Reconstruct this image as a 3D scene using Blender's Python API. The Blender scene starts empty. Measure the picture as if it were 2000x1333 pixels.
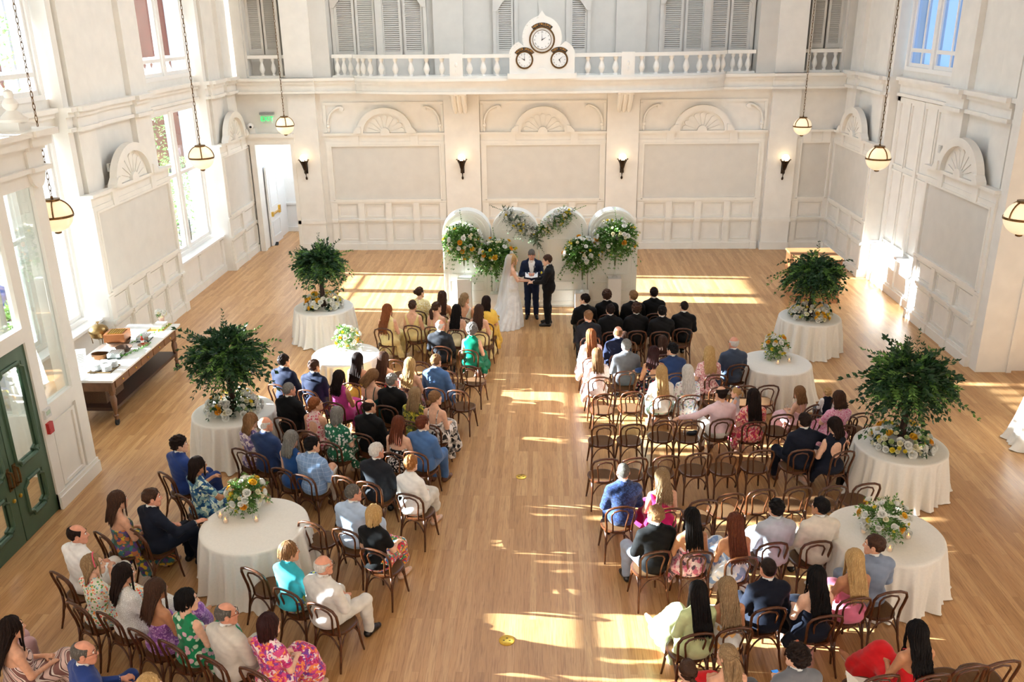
import bpy, math, random
import numpy as np
from mathutils import Vector, Matrix
PI=math.pi; D2=bpy.data; S=bpy.context.scene; COL=S.collection
# ---------------------------------------------------------------- camera, sky, sun, exposure
FPX=1712.; CH=7.0; PPX,PPY=1000.,666.5            # focal length and principal point for a 2000x1333 frame
def _n(v): v=np.array(v,float); return v/np.linalg.norm(v)
_y=_n((60,35-PPY,FPX)); _d=_n((60,5320-PPY,FPX)); _d=_n(_d-_y*np.dot(_d,_y)); _x=np.cross(_d,_y)
CR=np.array([_x,_y,-_d])
def ray(px,py): return CR@np.array([px-PPX,py-PPY,FPX])
def atz(px,py,z=0.):
    r=ray(px,py); return np.array([0,0,CH])+(z-CH)/r[2]*r
def aty(px,py,y):
    r=ray(px,py); return np.array([0,0,CH])+y/r[1]*r
cam=D2.cameras.new('camera'); cam.sensor_width=36; cam.lens=FPX/2000*36; cam.clip_end=300
co=D2.objects.new('camera',cam); COL.objects.link(co)
m=Matrix.Identity(4)
for i in range(3):
    m[i][0]=CR[i][0]; m[i][1]=-CR[i][1]; m[i][2]=-CR[i][2]
m[2][3]=CH; co.matrix_world=m; S.camera=co
w=D2.worlds.new('sky'); S.world=w; w.use_nodes=True
bg=w.node_tree.nodes['Background']; bg.inputs[0].default_value=(.54,.82,1.2,1); bg.inputs[1].default_value=2.9
sl=D2.lights.new('sun','SUN'); sl.energy=96; sl.angle=.009; sl.color=(.92,.98,1.05)
so=D2.objects.new('sun',sl); COL.objects.link(so); so.location=(-30,16,14)
so.rotation_euler=Vector((1,-.05,-.31)).to_track_quat('-Z','Y').to_euler()
S.view_settings.view_transform='Standard'; S.view_settings.look='None'; S.view_settings.gamma=1
S.view_settings.use_curve_mapping=False; S.view_settings.exposure=-.4
# ---------------------------------------------------------------- materials
def lin(h):
    if not isinstance(h,str): return tuple(h)+(1,)
    h=h.lstrip('#'); c=[int(h[i:i+2],16)/255 for i in (0,2,4)]
    return tuple((x/12.92 if x<=.04045 else ((x+.055)/1.055)**2.4) for x in c)+(1,)
MC={}
class NT:
    def __init__(s,name):
        s.m=D2.materials.new(name); s.m.use_nodes=True; s.t=s.m.node_tree; s.b=s.t.nodes['Principled BSDF']; s.o=s.t.nodes['Material Output']
    def n(s,ty,**k):
        x=s.t.nodes.new(ty)
        for a,v in k.items():
            if a in x.inputs.keys(): x.inputs[a].default_value=v
            else: setattr(x,a,v)
        return x
    def l(s,a,b): s.t.links.new(a,b)
    def ramp(s,fac,stops,const=False):
        r=s.n('ShaderNodeValToRGB'); e=r.color_ramp.elements
        if const: r.color_ramp.interpolation='CONSTANT'
        while len(e)<len(stops): e.new(.5)
        for i,(p,c) in enumerate(stops): e[i].position=p; e[i].color=lin(c)
        s.l(fac,r.inputs[0]); return r.outputs[0]
    def mix(s,fac,a,b,ty='MIX'):
        x=s.n('ShaderNodeMix',data_type='RGBA',blend_type=ty)
        for i,v in ((0,fac),(6,a),(7,b)):
            if hasattr(v,'links'): s.l(v,x.inputs[i])
            else: x.inputs[i].default_value=v if i==0 else lin(v)
        return x.outputs[2]
    def obj(s,scale=(1,1,1)):
        tc=s.n('ShaderNodeTexCoord'); mp=s.n('ShaderNodeMapping'); mp.inputs['Scale'].default_value=scale
        s.l(tc.outputs['Object'],mp.inputs[0]); return mp.outputs[0]
    def noise(s,v,scale,detail=3,dist=0):
        x=s.n('ShaderNodeTexNoise',Scale=scale,Detail=detail,Distortion=dist); s.l(v,x.inputs['Vector']); return x
    def bump(s,h,st,dist=.01):
        x=s.n('ShaderNodeBump',Strength=st,Distance=dist); s.l(h,x.inputs['Height']); s.l(x.outputs[0],s.b.inputs['Normal'])
def mat(name,c,rough=.6,metal=0,var=.06,scale=30,bump=0,emit=None,es=0,spec=.5,coat=0,stretch=(1,1,1)):
    if name in MC: return MC[name]
    t=NT(name); b=t.b; b.inputs['Roughness'].default_value=rough; b.inputs['Metallic'].default_value=metal
    b.inputs['Specular IOR Level'].default_value=spec; b.inputs['Coat Weight'].default_value=coat
    v=t.obj(stretch); nz=t.noise(v,scale)
    L=lin(c); dk=tuple(x*(1-var*2.2) for x in L[:3]); lt=tuple(min(1,x*(1+var*1.2)) for x in L[:3])
    t.l(t.ramp(nz.outputs[0],[(.3,dk),(.7,lt)]),b.inputs['Base Color'])
    if bump: t.bump(nz.outputs[0],bump,.004)
    if emit: b.inputs['Emission Color'].default_value=lin(emit); b.inputs['Emission Strength'].default_value=es
    MC[name]=t.m; return t.m
def glass(name,tint=(1,1,1),refl=.06,rough=.0):
    if name in MC: return MC[name]
    t=NT(name); t.t.nodes.remove(t.b); tr=t.n('ShaderNodeBsdfTransparent'); tr.inputs[0].default_value=tuple(tint)+(1,)
    g=t.n('ShaderNodeBsdfGlossy'); g.inputs['Roughness'].default_value=rough
    lw=t.n('ShaderNodeLayerWeight',Blend=.35); mm=t.n('ShaderNodeMath',operation='MULTIPLY_ADD'); t.l(lw.outputs['Facing'],mm.inputs[0]); mm.inputs[1].default_value=.35; mm.inputs[2].default_value=refl
    x=t.n('ShaderNodeMixShader'); t.l(mm.outputs[0],x.inputs[0]); t.l(tr.outputs[0],x.inputs[1]); t.l(g.outputs[0],x.inputs[2]); t.l(x.outputs[0],t.o.inputs[0])
    MC[name]=t.m; return t.m
def fabric(name,base,kind='plain',cols=(),scale=24,rough=.8,sheen=.2):
    if name in MC: return MC[name]
    t=NT(name); b=t.b; b.inputs['Roughness'].default_value=rough; b.inputs['Sheen Weight'].default_value=sheen if max(lin(base)[:3])>.08 else .02; b.inputs['Specular IOR Level'].default_value=.25
    v=t.obj(); wv=t.noise(v,140,2); fo=t.noise(v,9,2)
    def shade(c):
        L=lin(c)[:3]; return t.ramp(fo.outputs[0],[(.3,tuple(x*.86 for x in L)),(.7,tuple(min(1,x*1.08) for x in L))])
    col=shade(base)
    if kind in('floral','blot'):
        d=t.noise(v,scale*.6,2); ad=t.n('ShaderNodeMix',data_type='RGBA'); ad.inputs[0].default_value=.045 if kind=='floral' else .12; t.l(v,ad.inputs[6]); t.l(d.outputs['Color'],ad.inputs[7])
        vo=t.n('ShaderNodeTexVoronoi',Scale=scale); t.l(ad.outputs[2],vo.inputs['Vector'])
        sp=t.n('ShaderNodeSeparateColor'); t.l(vo.outputs['Color'],sp.inputs[0])
        k=len(cols); pc=t.ramp(sp.outputs[0],[(i/k,c) for i,c in enumerate(cols)],True)
        th=.42 if kind=='floral' else .6
        f=t.ramp(vo.outputs['Distance'],[(th,'ffffff'),(th+.06,'000000')]); col=t.mix(f,col,pc)
    elif kind=='plaid':
        sx=t.n('ShaderNodeSeparateXYZ'); t.l(v,sx.inputs[0]); outs=[]
        for o in (0,2):
            m1=t.n('ShaderNodeMath',operation='MULTIPLY'); m1.inputs[1].default_value=scale; t.l(sx.outputs[o],m1.inputs[0])
            m2=t.n('ShaderNodeMath',operation='FRACT'); t.l(m1.outputs[0],m2.inputs[0]); m3=t.n('ShaderNodeMath',operation='LESS_THAN'); m3.inputs[1].default_value=.1; t.l(m2.outputs[0],m3.inputs[0]); outs.append(m3.outputs[0])
        mx=t.n('ShaderNodeMath',operation='MAXIMUM'); t.l(outs[0],mx.inputs[0]); t.l(outs[1],mx.inputs[1]); col=t.mix(mx.outputs[0],col,cols[0])
    elif kind=='stripe':
        wn=t.n('ShaderNodeTexWave',Scale=scale,Distortion=3); wn.bands_direction='DIAGONAL'; t.l(v,wn.inputs['Vector']); k=len(cols)
        col=t.ramp(wn.outputs[0],[(i/k,c) for i,c in enumerate(cols)],True)
    elif kind=='lace':
        vo=t.n('ShaderNodeTexVoronoi',Scale=scale,feature='DISTANCE_TO_EDGE'); t.l(v,vo.inputs['Vector'])
        f=t.ramp(vo.outputs['Distance'],[(.05,'000000'),(.12,'ffffff')]); col=t.mix(f,col,cols[0])
    t.l(col,b.inputs['Base Color']); t.bump(wv.outputs[0],.25,.003); MC[name]=t.m; return t.m
def hairmat(name,c,hi):
    if name in MC: return MC[name]
    t=NT(name); v=t.obj((1,1,.22)); nz=t.noise(v,95,3); big=t.noise(t.obj(),11,2)
    L=lin(c)[:3]; a=t.ramp(nz.outputs[0],[(.28,tuple(x*.75 for x in L)),(.55,c),(.9,hi)]); t.l(t.mix(big.outputs[0],a,hi),t.b.inputs['Base Color']) if 0 else t.l(a,t.b.inputs['Base Color'])
    t.b.inputs['Roughness'].default_value=.58; t.b.inputs['Specular IOR Level'].default_value=.12 if L[0]<.02 else .2; 1; MC[name]=t.m; return t.m
def leafmat(name,c1,c2,tr=.25):
    if name in MC: return MC[name]
    t=NT(name); nz=t.noise(t.obj(),13,2); col=t.ramp(nz.outputs[0],[(.3,c1),(.7,c2)]); t.l(col,t.b.inputs['Base Color']); t.b.inputs['Roughness'].default_value=.5
    x=t.n('ShaderNodeMixShader'); x.inputs[0].default_value=tr; q=t.n('ShaderNodeBsdfTranslucent'); t.l(col,q.inputs[0]); t.l(t.b.outputs[0],x.inputs[1]); t.l(q.outputs[0],x.inputs[2]); t.l(x.outputs[0],t.o.inputs[0])
    MC[name]=t.m; return t.m
def woodfloor():
    t=NT('oak strip floor'); tc=t.n('ShaderNodeTexCoord'); mp=t.n('ShaderNodeMapping'); mp.inputs['Rotation'].default_value=(0,0,PI/2); t.l(tc.outputs['Object'],mp.inputs[0])
    br=t.n('ShaderNodeTexBrick',offset=.37,offset_frequency=3,squash=1.0,Scale=1.0); br.inputs['Brick Width'].default_value=1.5; br.inputs['Row Height'].default_value=.083; br.inputs['Mortar Size'].default_value=.0011; br.inputs['Mortar Smooth'].default_value=.2
    br.inputs['Color1'].default_value=(0,0,0,1); br.inputs['Color2'].default_value=(1,1,1,1); br.inputs['Mortar'].default_value=(.35,.35,.35,1); br.inputs['Bias'].default_value=0
    t.l(mp.outputs[0],br.inputs['Vector'])
    base=t.ramp(br.outputs['Color'],[(0,'b48654'),(.28,'c29360'),(.55,'ca9c69'),(.8,'d3a875'),(1,'bb8c5a')])
    gv=t.obj((26,1.3,1)); g=t.noise(gv,2.2,5,.6); gr=t.ramp(g.outputs[0],[(.3,'c8b8a8'),(.55,'ffffff'),(.75,'e9ddd0')])
    c=t.mix(.75,base,gr,'MULTIPLY'); big=t.noise(t.obj((1,.35,1)),.9,2); c=t.mix(.35,c,t.ramp(big.outputs[0],[(.3,'d8cabb'),(.7,'ffffff')]),'MULTIPLY')
    c=t.mix(br.outputs['Fac'],c,'946d47'); t.l(c,t.b.inputs['Base Color'])
    t.b.inputs['Roughness'].default_value=.33; t.b.inputs['Specular IOR Level'].default_value=.45
    t.bump(g.outputs[0],.08,.003); return t.m
PAINT=mat('cream wall paint','f1ece3',.55,var=.02,scale=3); PANEL=mat('pale panel paint','dcd7ce',.65,var=.02,scale=3)
TRIM=mat('ivory trim paint','f2ede3',.45,var=.015,scale=4); UPPER=mat('grey upper wall paint','d9d4cb',.65,var=.02,scale=3)
CLOTH=mat('ivory linen','f1ece2',.85,var=.015,scale=40,bump=.1,spec=.2); WHITE=mat('white gloss paint','f6f4f0',.4,var=.01)
DARKW=mat('dark bentwood','562d13',.34,var=.22,scale=14,spec=.5,stretch=(6,6,1)); SEATM=mat('brown seat pad','604329',.8,var=.08,scale=60,spec=.2)
WOODC=mat('walnut furniture wood','6e4a30',.4,var=.15,scale=8,stretch=(1,.15,1)); WOODD=mat('dark walnut shelf','3a2318',.45,var=.12)
BRASS=mat('polished brass','d9b04c',.3,1,var=.05); BRONZE=mat('aged bronze','6e5230',.4,.9,var=.15); IRON=mat('black iron','16150f',.5,.6)
GLASS=glass('window glass',(.97,.99,.98)); CLEAR=glass('clear glassware',(.96,.97,.97),.12)
BLACK=mat('black rubber','0c0c0d',.6); DGREEN=mat('green door paint','3f5640',.45,var=.04,scale=6)
# ---------------------------------------------------------------- mesh helpers
class M:
    def __init__(s): s.V=[]; s.F=[]; s.I=[]
    def add(s,V,F,i=0):
        o=len(s.V); s.V.extend([tuple(map(float,v)) for v in V]); s.F.extend([tuple(int(a)+o for a in f) for f in F]); s.I.extend([i]*len(F)); return s
    def box(s,x0,x1,y0,y1,z0,z1,i=0):
        if x0>x1:x0,x1=x1,x0
        if y0>y1:y0,y1=y1,y0
        return s.add([(x0,y0,z0),(x1,y0,z0),(x1,y1,z0),(x0,y1,z0),(x0,y0,z1),(x1,y0,z1),(x1,y1,z1),(x0,y1,z1)],[(3,2,1,0),(4,5,6,7),(0,1,5,4),(1,2,6,5),(2,3,7,6),(3,0,4,7)],i)
    def lathe(s,prof,c=(0,0,0),n=16,i=0,cap=True,sx=1,sy=1):
        V=[];F=[]
        for r,z in prof:
            for k in range(n):
                a=2*PI*k/n; V.append((c[0]+r*sx*math.cos(a),c[1]+r*sy*math.sin(a),c[2]+z))
        for j in range(len(prof)-1):
            for k in range(n):
                F.append((j*n+k,j*n+(k+1)%n,(j+1)*n+(k+1)%n,(j+1)*n+k))
        if cap:
            F.append(tuple(range(n-1,-1,-1))); F.append(tuple((len(prof)-1)*n+k for k in range(n)))
        return s.add(V,F,i)
    def tube(s,pts,r,n=6,i=0,closed=False,flat=1.0):
        P=[Vector(p) for p in pts]; R=r if isinstance(r,(list,tuple)) else [r]*len(P); V=[];F=[]; N=len(P); pu=None
        for k,p in enumerate(P):
            a=P[(k-1)%N] if (closed or k) else P[k]; b=P[(k+1)%N] if (closed or k<N-1) else P[k]
            d=(b-a).normalized() if (b-a).length>1e-9 else Vector((0,0,1))
            u=pu if pu is not None else (Vector((1,0,0)) if abs(d.x)<.9 else Vector((0,1,0)))
            u=(u-d*u.dot(d)); u=u.normalized() if u.length>1e-6 else d.orthogonal().normalized(); pu=u; v=d.cross(u)
            for q in range(n):
                an=2*PI*q/n; V.append(p+u*(R[k]*math.cos(an))+v*(R[k]*flat*math.sin(an)))
        for k in range(N if closed else N-1):
            for q in range(n):
                k2=(k+1)%N; F.append((k*n+q,k*n+(q+1)%n,k2*n+(q+1)%n,k2*n+q))
        if not closed: F.append(tuple(range(n-1,-1,-1))); F.append(tuple((N-1)*n+q for q in range(n)))
        return s.add(V,F,i)
    def ell(s,c,r,n=12,m=8,i=0,z0=-1.,z1=1.):
        pr=[]
        for k in range(m+1):
            z=z0+(z1-z0)*k/m; z=math.sin(math.asin(z0)+(math.asin(z1)-math.asin(z0))*k/m); pr.append((max(1e-4,math.sqrt(max(0,1-z*z))),z))
        V=[];F=[]
        for q,z in pr:
            for k in range(n): a=2*PI*k/n; V.append((c[0]+q*r[0]*math.cos(a),c[1]+q*r[1]*math.sin(a),c[2]+z*r[2]))
        for j in range(m):
            for k in range(n): F.append((j*n+k,j*n+(k+1)%n,(j+1)*n+(k+1)%n,(j+1)*n+k))
        F.append(tuple(range(n-1,-1,-1))); F.append(tuple(m*n+k for k in range(n)))
        return s.add(V,F,i)
    def ext(s,poly,f,d,i=0):                       # poly: 2-D outline, f(u,v,t)->xyz with t in 0..d
        n=len(poly); V=[f(u,v,0) for u,v in poly]+[f(u,v,d) for u,v in poly]
        F=[tuple(range(n)),tuple(range(2*n-1,n-1,-1))]+[(k,n+k,n+(k+1)%n,(k+1)%n) for k in range(n)]
        return s.add(V,F,i)
    def xf(s,fn): s.V=[tuple(fn(*v)) for v in s.V]; return s
    def mesh(s,name,mats,smooth=False):
        me=D2.meshes.new(name); me.from_pydata(s.V,[],s.F)
        for mm in (mats if isinstance(mats,(list,tuple)) else [mats]): me.materials.append(mm)
        if any(s.I): me.polygons.foreach_set('material_index',s.I)
        if smooth is True: me.polygons.foreach_set('use_smooth',[True]*len(s.F))
        me.update(); 
        if smooth=='auto': me.polygons.foreach_set('use_smooth',[True]*len(s.F)); me.set_sharp_from_angle(angle=.7)
        return me
def link(name,me,parent=None,loc=None,rot=None,scale=None):
    o=D2.objects.new(name,me); COL.objects.link(o)
    if parent is not None: o.parent=parent
    if loc is not None: o.location=loc
    if rot is not None: o.rotation_euler=rot
    if scale is not None: o.scale=scale if isinstance(scale,(tuple,list)) else (scale,)*3
    return o
def part(name,mb,mats,parent,smooth=False,**k): return link(name,mb.mesh(name,mats,smooth),parent,**k)
def tag(o,label,cat,group=None,kind=None):
    if label: o['label']=label
    if cat: o['category']=cat
    if group: o['group']=group
    if kind: o['kind']=kind
    return o
def thing(name,label,cat,loc=(0,0,0),rz=0,group=None):
    o=D2.objects.new(name,None); COL.objects.link(o); o.empty_display_size=.1; o.location=loc; o.rotation_euler=(0,0,rz); return tag(o,label,cat,group)
def one(name,mb,mats,label,cat,group=None,smooth=False,**k): return tag(part(name,mb,mats,None,smooth,**k),label,cat,group)
def struct(name,mb,mats,smooth=False,label=None):
    o=part(name,mb,mats,None,smooth); o['kind']='structure'; 
    if label: o['label']=label
    return o
def dup(root,loc=None,rz=None,label=None,group=None,scale=None):
    r=root.copy(); COL.objects.link(r)
    if loc is not None: r.location=loc
    if rz is not None: r.rotation_euler=(0,0,rz)
    if scale is not None: r.scale=(scale,)*3
    if label: r['label']=label
    if group: r['group']=group
    for ch in list(root.children):
        c=ch.copy(); COL.objects.link(c); c.parent=r
        for g in ch.children:
            d=g.copy(); COL.objects.link(d); d.parent=c
    return r
def text(s,size,ext=.002):
    cu=D2.curves.new('t','FONT'); cu.body=s; cu.size=size; cu.extrude=ext; cu.align_x='CENTER'; cu.align_y='CENTER'
    o=D2.objects.new('t',cu); COL.objects.link(o); dg=bpy.context.evaluated_depsgraph_get(); me=o.evaluated_get(dg).to_mesh()
    V=[tuple(v.co) for v in me.vertices]; F=[tuple(p.vertices) for p in me.polygons]; o.evaluated_get(dg).to_mesh_clear(); D2.objects.remove(o); D2.curves.remove(cu); return V,F
def arc(r,a0,a1,n,cx=0,cy=0,ry=None):
    return [(cx+r*math.cos(a0+(a1-a0)*k/n),cy+(ry or r)*math.sin(a0+(a1-a0)*k/n)) for k in range(n+1)]
# ---------------------------------------------------------------- room
TOP=11.5; YB=27.45
fl=M(); fl.box(-9.8,13.5,-1,30.8,-.12,0); struct('floor',fl,woodfloor(),label='honey oak strip floor')
TN=[0]
def trim(mb,mats=None,smooth=False): TN[0]+=1; return struct('trim_%d'%TN[0],mb,mats or TRIM,smooth)
def scallop(m,cy,z0,rw,rh,f,i=0):
    # arched pediment: raised rim, shell ribs, scalloped inner edge; f(u,v,t): u along wall, v up, t out of the wall
    n=28; rim=arc(rw,0,PI,n,cy,z0,rh)+arc(rw*.78,PI,0,n,cy,z0,rh*.78)
    for k in range(n):
        o=[rim[k],rim[k+1],rim[2*n-k],rim[2*n+1-k]]; m.ext(o,f,.16)
    m.ext(arc(rw*.8,0,PI,n,cy,z0,rh*.8),f,.05)
    for k in range(9):
        a0=PI*k/9; a1=PI*(k+1)/9; am=(a0+a1)/2
        pl=[(cy+rw*.16*math.cos(am),z0+rh*.16*math.sin(am))]+[(cy+rw*.68*q*math.cos(a),z0+rh*.68*q*math.sin(a)) for a,q in ((a0+.02,.92),((a0+am)/2,1.0),(am,1.04),((am+a1)/2,1.0),(a1-.02,.92))]
        m.ext(pl,f,.075)
    m.ext(arc(rw*.17,0,PI,12,cy,z0,rh*.2),f,.13)
    for s in (-1,1):
        m.ext([(cy+s*rw*.86,z0),(cy+s*(rw+.12),z0),(cy+s*(rw+.1),z0+.06),(cy+s*rw*.98,z0+.18),(cy+s*rw*.86,z0+.2)],f,.2)
def screen(m,pm,a,b,f,cap=True,dz=3.72):
    # dado, panel frame and cornice shelf across [a,b]; f(u,z,t) with t measured out of the wall face
    def bx(mm,u0,u1,z0,z1,t): 
        mm.ext([(u0,z0),(u1,z0),(u1,z1),(u0,z1)],f,t)
    W=b-a
    bx(m,a-.003,b+.003,0,.2,.07); bx(m,a-.002,b+.002,.2,.27,.045)
    bx(m,a-.004,b+.004,.9,.96,.05); bx(m,a-.007,b+.007,.96,1.02,.085); bx(m,a-.004,b+.004,1.5,1.56,.05); bx(m,a-.007,b+.007,1.56,1.61,.076)
    n=5 if W>3.7 else 4 if W>3 else 3 if W>1.8 else 2
    for k in range(n):
        x=a+(W-.2)*k/(n-1)
        x+=.012*(1 if k==0 else -1 if k==n-1 else 0); bx(m,x,x+.2,.001,.921,.06); bx(m,x+.002,x+.198,.923,.999,.112); bx(m,x,x+.2,1.0,1.54,.062); bx(m,x+.03,x+.17,.271,.86,.077); bx(m,x-.009,x+.209,.001,.218,.1)
    for k in range(n-1):
        x0=a+(W-.2)*k/(n-1)+.26; x1=a+(W-.2)*(k+1)/(n-1)-.06
        for z0,z1 in ((.33,.84),(1.08,1.46)):
            for q in ((x0,x1,z0,z0+.025),(x0,x1,z1-.025,z1),(x0,x0+.025,z0+.025,z1-.025),(x1-.025,x1,z0+.025,z1-.025)): bx(m,*q,.022)
    z0,z1=1.61,3.36
    for q in ((a+.001,a+.12,z0,z1),(b-.12,b-.001,z0,z1)): bx(m,*q,.052)
    for q in ((a+.12,a+.17,z0+.02,z1),(b-.17,b-.12,z0+.02,z1),(a+.17,b-.17,z0,z0+.045),(a+.17,b-.17,z1-.05,z1)): bx(m,*q,.075)
    bx(pm,a+.16,b-.16,z0+.03,z1-.03,.02)
    bx(m,a-.021,b+.021,z1,z1+.1,.06); bx(m,a,b,z1+.1,dz-.07,.04); bx(m,a-.05,b+.05,dz-.07,dz,.12)
    for x in (a+.25*W,a+.75*W): bx(m,x-.12,x+.12,z1-.02,dz-.05,.085)
def back_f(y): return lambda u,z,t:(u,y-t,z)
wb=M()
wb.box(-9.0,9.4,27.6,28.0,4.6,5.4); wb.box(-7.8,9.4,27.6,28.0,0,4.6); wb.box(-9.8,-9.0,27.6,28,0,5.4); wb.box(-9.0,-7.8,27.6,28,3.4,4.6)
for a,b in ((-7.8,-6.95),(-3.03,-1.94),(1.96,2.94),(6.9,7.75)):
    wb.box(a,b,YB,27.6,0,4.95); wb.box(a-.03,b+.03,YB-.05,27.6,0,.24); wb.box(a-.02,b+.02,YB-.03,27.6,.88,1.0); wb.box(a-.01,b+.01,YB-.015,27.6,1.0,1.04)
for a,b in ((-7.8,-6.95),(6.9,7.75)): wb.box(a,b,YB,28.6,5.38,TOP)
struct('wall_back',wb,PAINT,label='cream back wall with pilasters')
tb=M(); pb=M()
for a,b,c in ((-6.78,-3.03,-4.87),(-1.94,1.96,0),(2.94,6.82,4.86)):
    screen(tb,pb,a+.02,b-.02,back_f(27.6)); scallop(tb,c,3.72,.86,.76,back_f(27.6))
    for q in ((a+.02,a+.1,3.73,4.555),(b-.1,b-.02,3.73,4.555),(a+.02,b-.02,4.56,4.64)): tb.ext([(q[0],q[2]),(q[1],q[2]),(q[1],q[3]),(q[0],q[3])],back_f(27.6),.05)
    for s,x in ((1,a+.1),(-1,b-.1)):                     # scroll brackets in the upper corners
        tb.tube([(x+s*.48*math.sin(t)-s*0,27.53,4.54-.62*(1-math.cos(t)) if 0 else 4.54-.55*(1-math.sin(t+PI/2)) ) for t in np.linspace(0,PI/2,8)] if 0 else [(x+s*(.04+.46*(1-math.cos(t))),27.54,3.98+.52*math.sin(t)) for t in np.linspace(0,PI/2,9)],.035,6)
        tb.lathe([(.07,-.05),(.07,.05)],(0,0,0),10); 
        n0=len(tb.V)-20; tb.V[n0:]=[(x+s*.5+v[0],27.55+v[2],4.44+v[1]) for v in tb.V[n0:]]
        tb.ell((x+s*.05,27.55,3.93),(.06,.05,.06),10,6); tb.ell((x+s*.04,27.56,3.82),(.05,.05,.1),10,6)
screen(tb,pb,7.77,8.95,back_f(27.6))
trim(tb); trim(pb,PANEL)
# entablature of the back wall and the bowed balcony
eb=M()
for a,b in ((-9.3,-5.6),(5.35,9.0)):
    for z0,z1,t in ((4.93,5.0,.12),(5.0,5.2,.06),(5.2,5.3,.12),(5.3,5.38,.2)): eb.box(a,b,YB-t,27.7,z0,z1)
for a,b in ((-7.8,-6.95),(6.9,7.75)):
    for z0,z1,t in ((4.93,5.0,.17),(5.0,5.2,.11),(5.2,5.3,.17),(5.3,5.38,.25)): eb.box(a-.05,b+.05,YB-t,27.7,z0,z1)
XL,XR=-5.7,5.45
def bow(x):
    u=abs((x-(XL+XR)/2)/((XR-XL)/2)); return 27.33-1.0*(1-u**3.2)**.62 if u<1 else 27.33
xs=[(XL+XR)/2+(XR-XL)/2*math.sin(t) for t in np.linspace(-PI/2,PI/2,41)]
for z0,z1,t in ((4.93,5.0,-.1),(5.0,5.2,-.16),(5.2,5.3,-.08),(5.3,5.38,0)):
    pl=[(x,bow(x)-t*0-(t)) for x in xs]; pl=[(x,min(y,27.6)) for x,y in pl]+[(XR,28.6),(XL,28.6)]
    eb.ext(pl,lambda u,v,t,z0=z0:(u,v,z0+t),z1-z0)
trim(eb)
cb=M()
for c in (-2.5,2.45):
    for s in (-.2,.0,.2):
        cb.tube([(c+s*.75,27.4-.05,4.32),(c+s*.75,27.28,4.42),(c+s*.75,27.2,4.55),(c+s*.75,27.05,4.62),(c+s*.75,26.9,4.76),(c+s*.75,26.82,4.93)],[.05,.075,.085,.08,.095,.09],8)
    cb.box(c-.24,c+.24,26.75,27.45,4.86,4.94); cb.box(c-.2,c+.2,27.25,27.5,4.42,4.9)
trim(cb,None,'auto')
# upper back wall with louvred shutters
ub=M(); YU=28.15
ub.box(-9.8,9.5,YU,YU+.3,5.38,TOP)
ub.box(-6.95,-6.42,27.5,YU,5.38,TOP); ub.box(6.35,6.9,27.5,YU,5.38,TOP); ub.box(-3.3,-2.4,28.0,YU,5.38,TOP); ub.box(2.2,3.1,28.0,YU,5.38,TOP)
struct('wall_back_upper',ub,UPPER,label='upper back wall behind the balcony')
def shutter(x0,x1,z0,z1,arch=0,lab='',y=YU):
    t=thing('louvered_shutter',lab,'shutter',((x0+x1)/2,y-.08,z0),0,None); W=x1-x0; H=z1-z0; f=M(); h=W/2; g=.07
    f.box(-h,-h+g,0,.06,0,H); f.box(h-g,h,0,.06,0,H); f.box(-h+g,h-g,0,.06,0,.14); f.box(-h+g,h-g,0,.06,H-.1,H); part('frame',f,UPPER,t)
    l=M(); n=int((H-.24)/.058)
    for k in range(n):
        z=.15+k*.058; l.add([(-h+g,.005,z),(h-g,.005,z),(h-g,.05,z+.05),(-h+g,.05,z+.05),(-h+g,.012,z-.006),(h-g,.012,z-.006),(h-g,.056,z+.044),(-h+g,.056,z+.044)],[(0,1,2,3),(7,6,5,4),(0,4,5,1),(3,2,6,7)])
    part('louvers',l,UPPER,t); b=M(); b.box(-h+g,h-g,.062,.066,.1,H-.1); part('shade_sheet',b,mat('painted slat shade','5a5650',.9),t); return t  # dark sheet painted in for the shade between the slats
SH=[(-6.3,-5.7,'far left of the left pair',5.4),(-5.66,-5.08,'second from left, left of the post',5.4),(-4.88,-4.28,'third from left, right of the post',5.4),(-4.22,-3.62,'fourth from left beside bare wall',5.4),
(-1.4,-.88,'just left of the clocks',5.4),(.82,1.34,'just right of the clocks',5.4),(3.6,4.2,'first of four right of the clocks',5.4),(4.26,4.84,'second of four right of the clocks',5.4),(5.0,5.56,'third of four right of the clocks',5.4),(5.6,6.2,'rightmost of four right of the clocks',5.4)]
for a,b,l,z in SH: shutter(a,b,5.95,8.9,0,'grey louvred shutter above the balcony, '+l)
for a,b,l in ((-8.95,-8.5,'left leaf of the left corner'),(-8.46,-8.0,'right leaf of the left corner'),(7.95,8.37,'left leaf of the right corner'),(8.43,8.85,'right leaf of the right corner')):
    shutter(a,b,6.05,7.75,0,'narrow grey louvred shutter, '+l,27.98)
us=M()
for a,b in ((-6.4,-3.5),(3.5,6.3)):       # frames, centre posts and shouldered heads around the shutters
    c=(a+b)/2
    for q in ((a,a+.1),(b-.1,b),(c-.1,c+.1)): us.box(q[0],q[1],YU-.16,YU,5.38,8.9)
    us.box(a,b,YU-.1,YU,5.38,5.95)
    for s,x in ((1,a),(-1,b)):
        us.ext([(x,7.35),(x+s*.12,7.35),(x+s*.3,7.6),(x+s*.55,7.8),(x+s*.75,8.3),(x,8.3)],lambda u,v,t:(u,YU-.09-t,v),.1)
for a,b in ((-1.5,-.82),(.76,1.44)):
    s=1 if a<0 else -1; x=a if a<0 else b
    us.box(x,x+s*.1,YU-.16,YU,5.38,8.9); us.ext([(x,7.2),(x+s*.12,7.2),(x+s*.3,7.45),(x+s*.5,7.65),(x+s*.7,8.2),(x,8.2)],lambda u,v,t:(u,YU-.09-t,v),.1)
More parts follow.
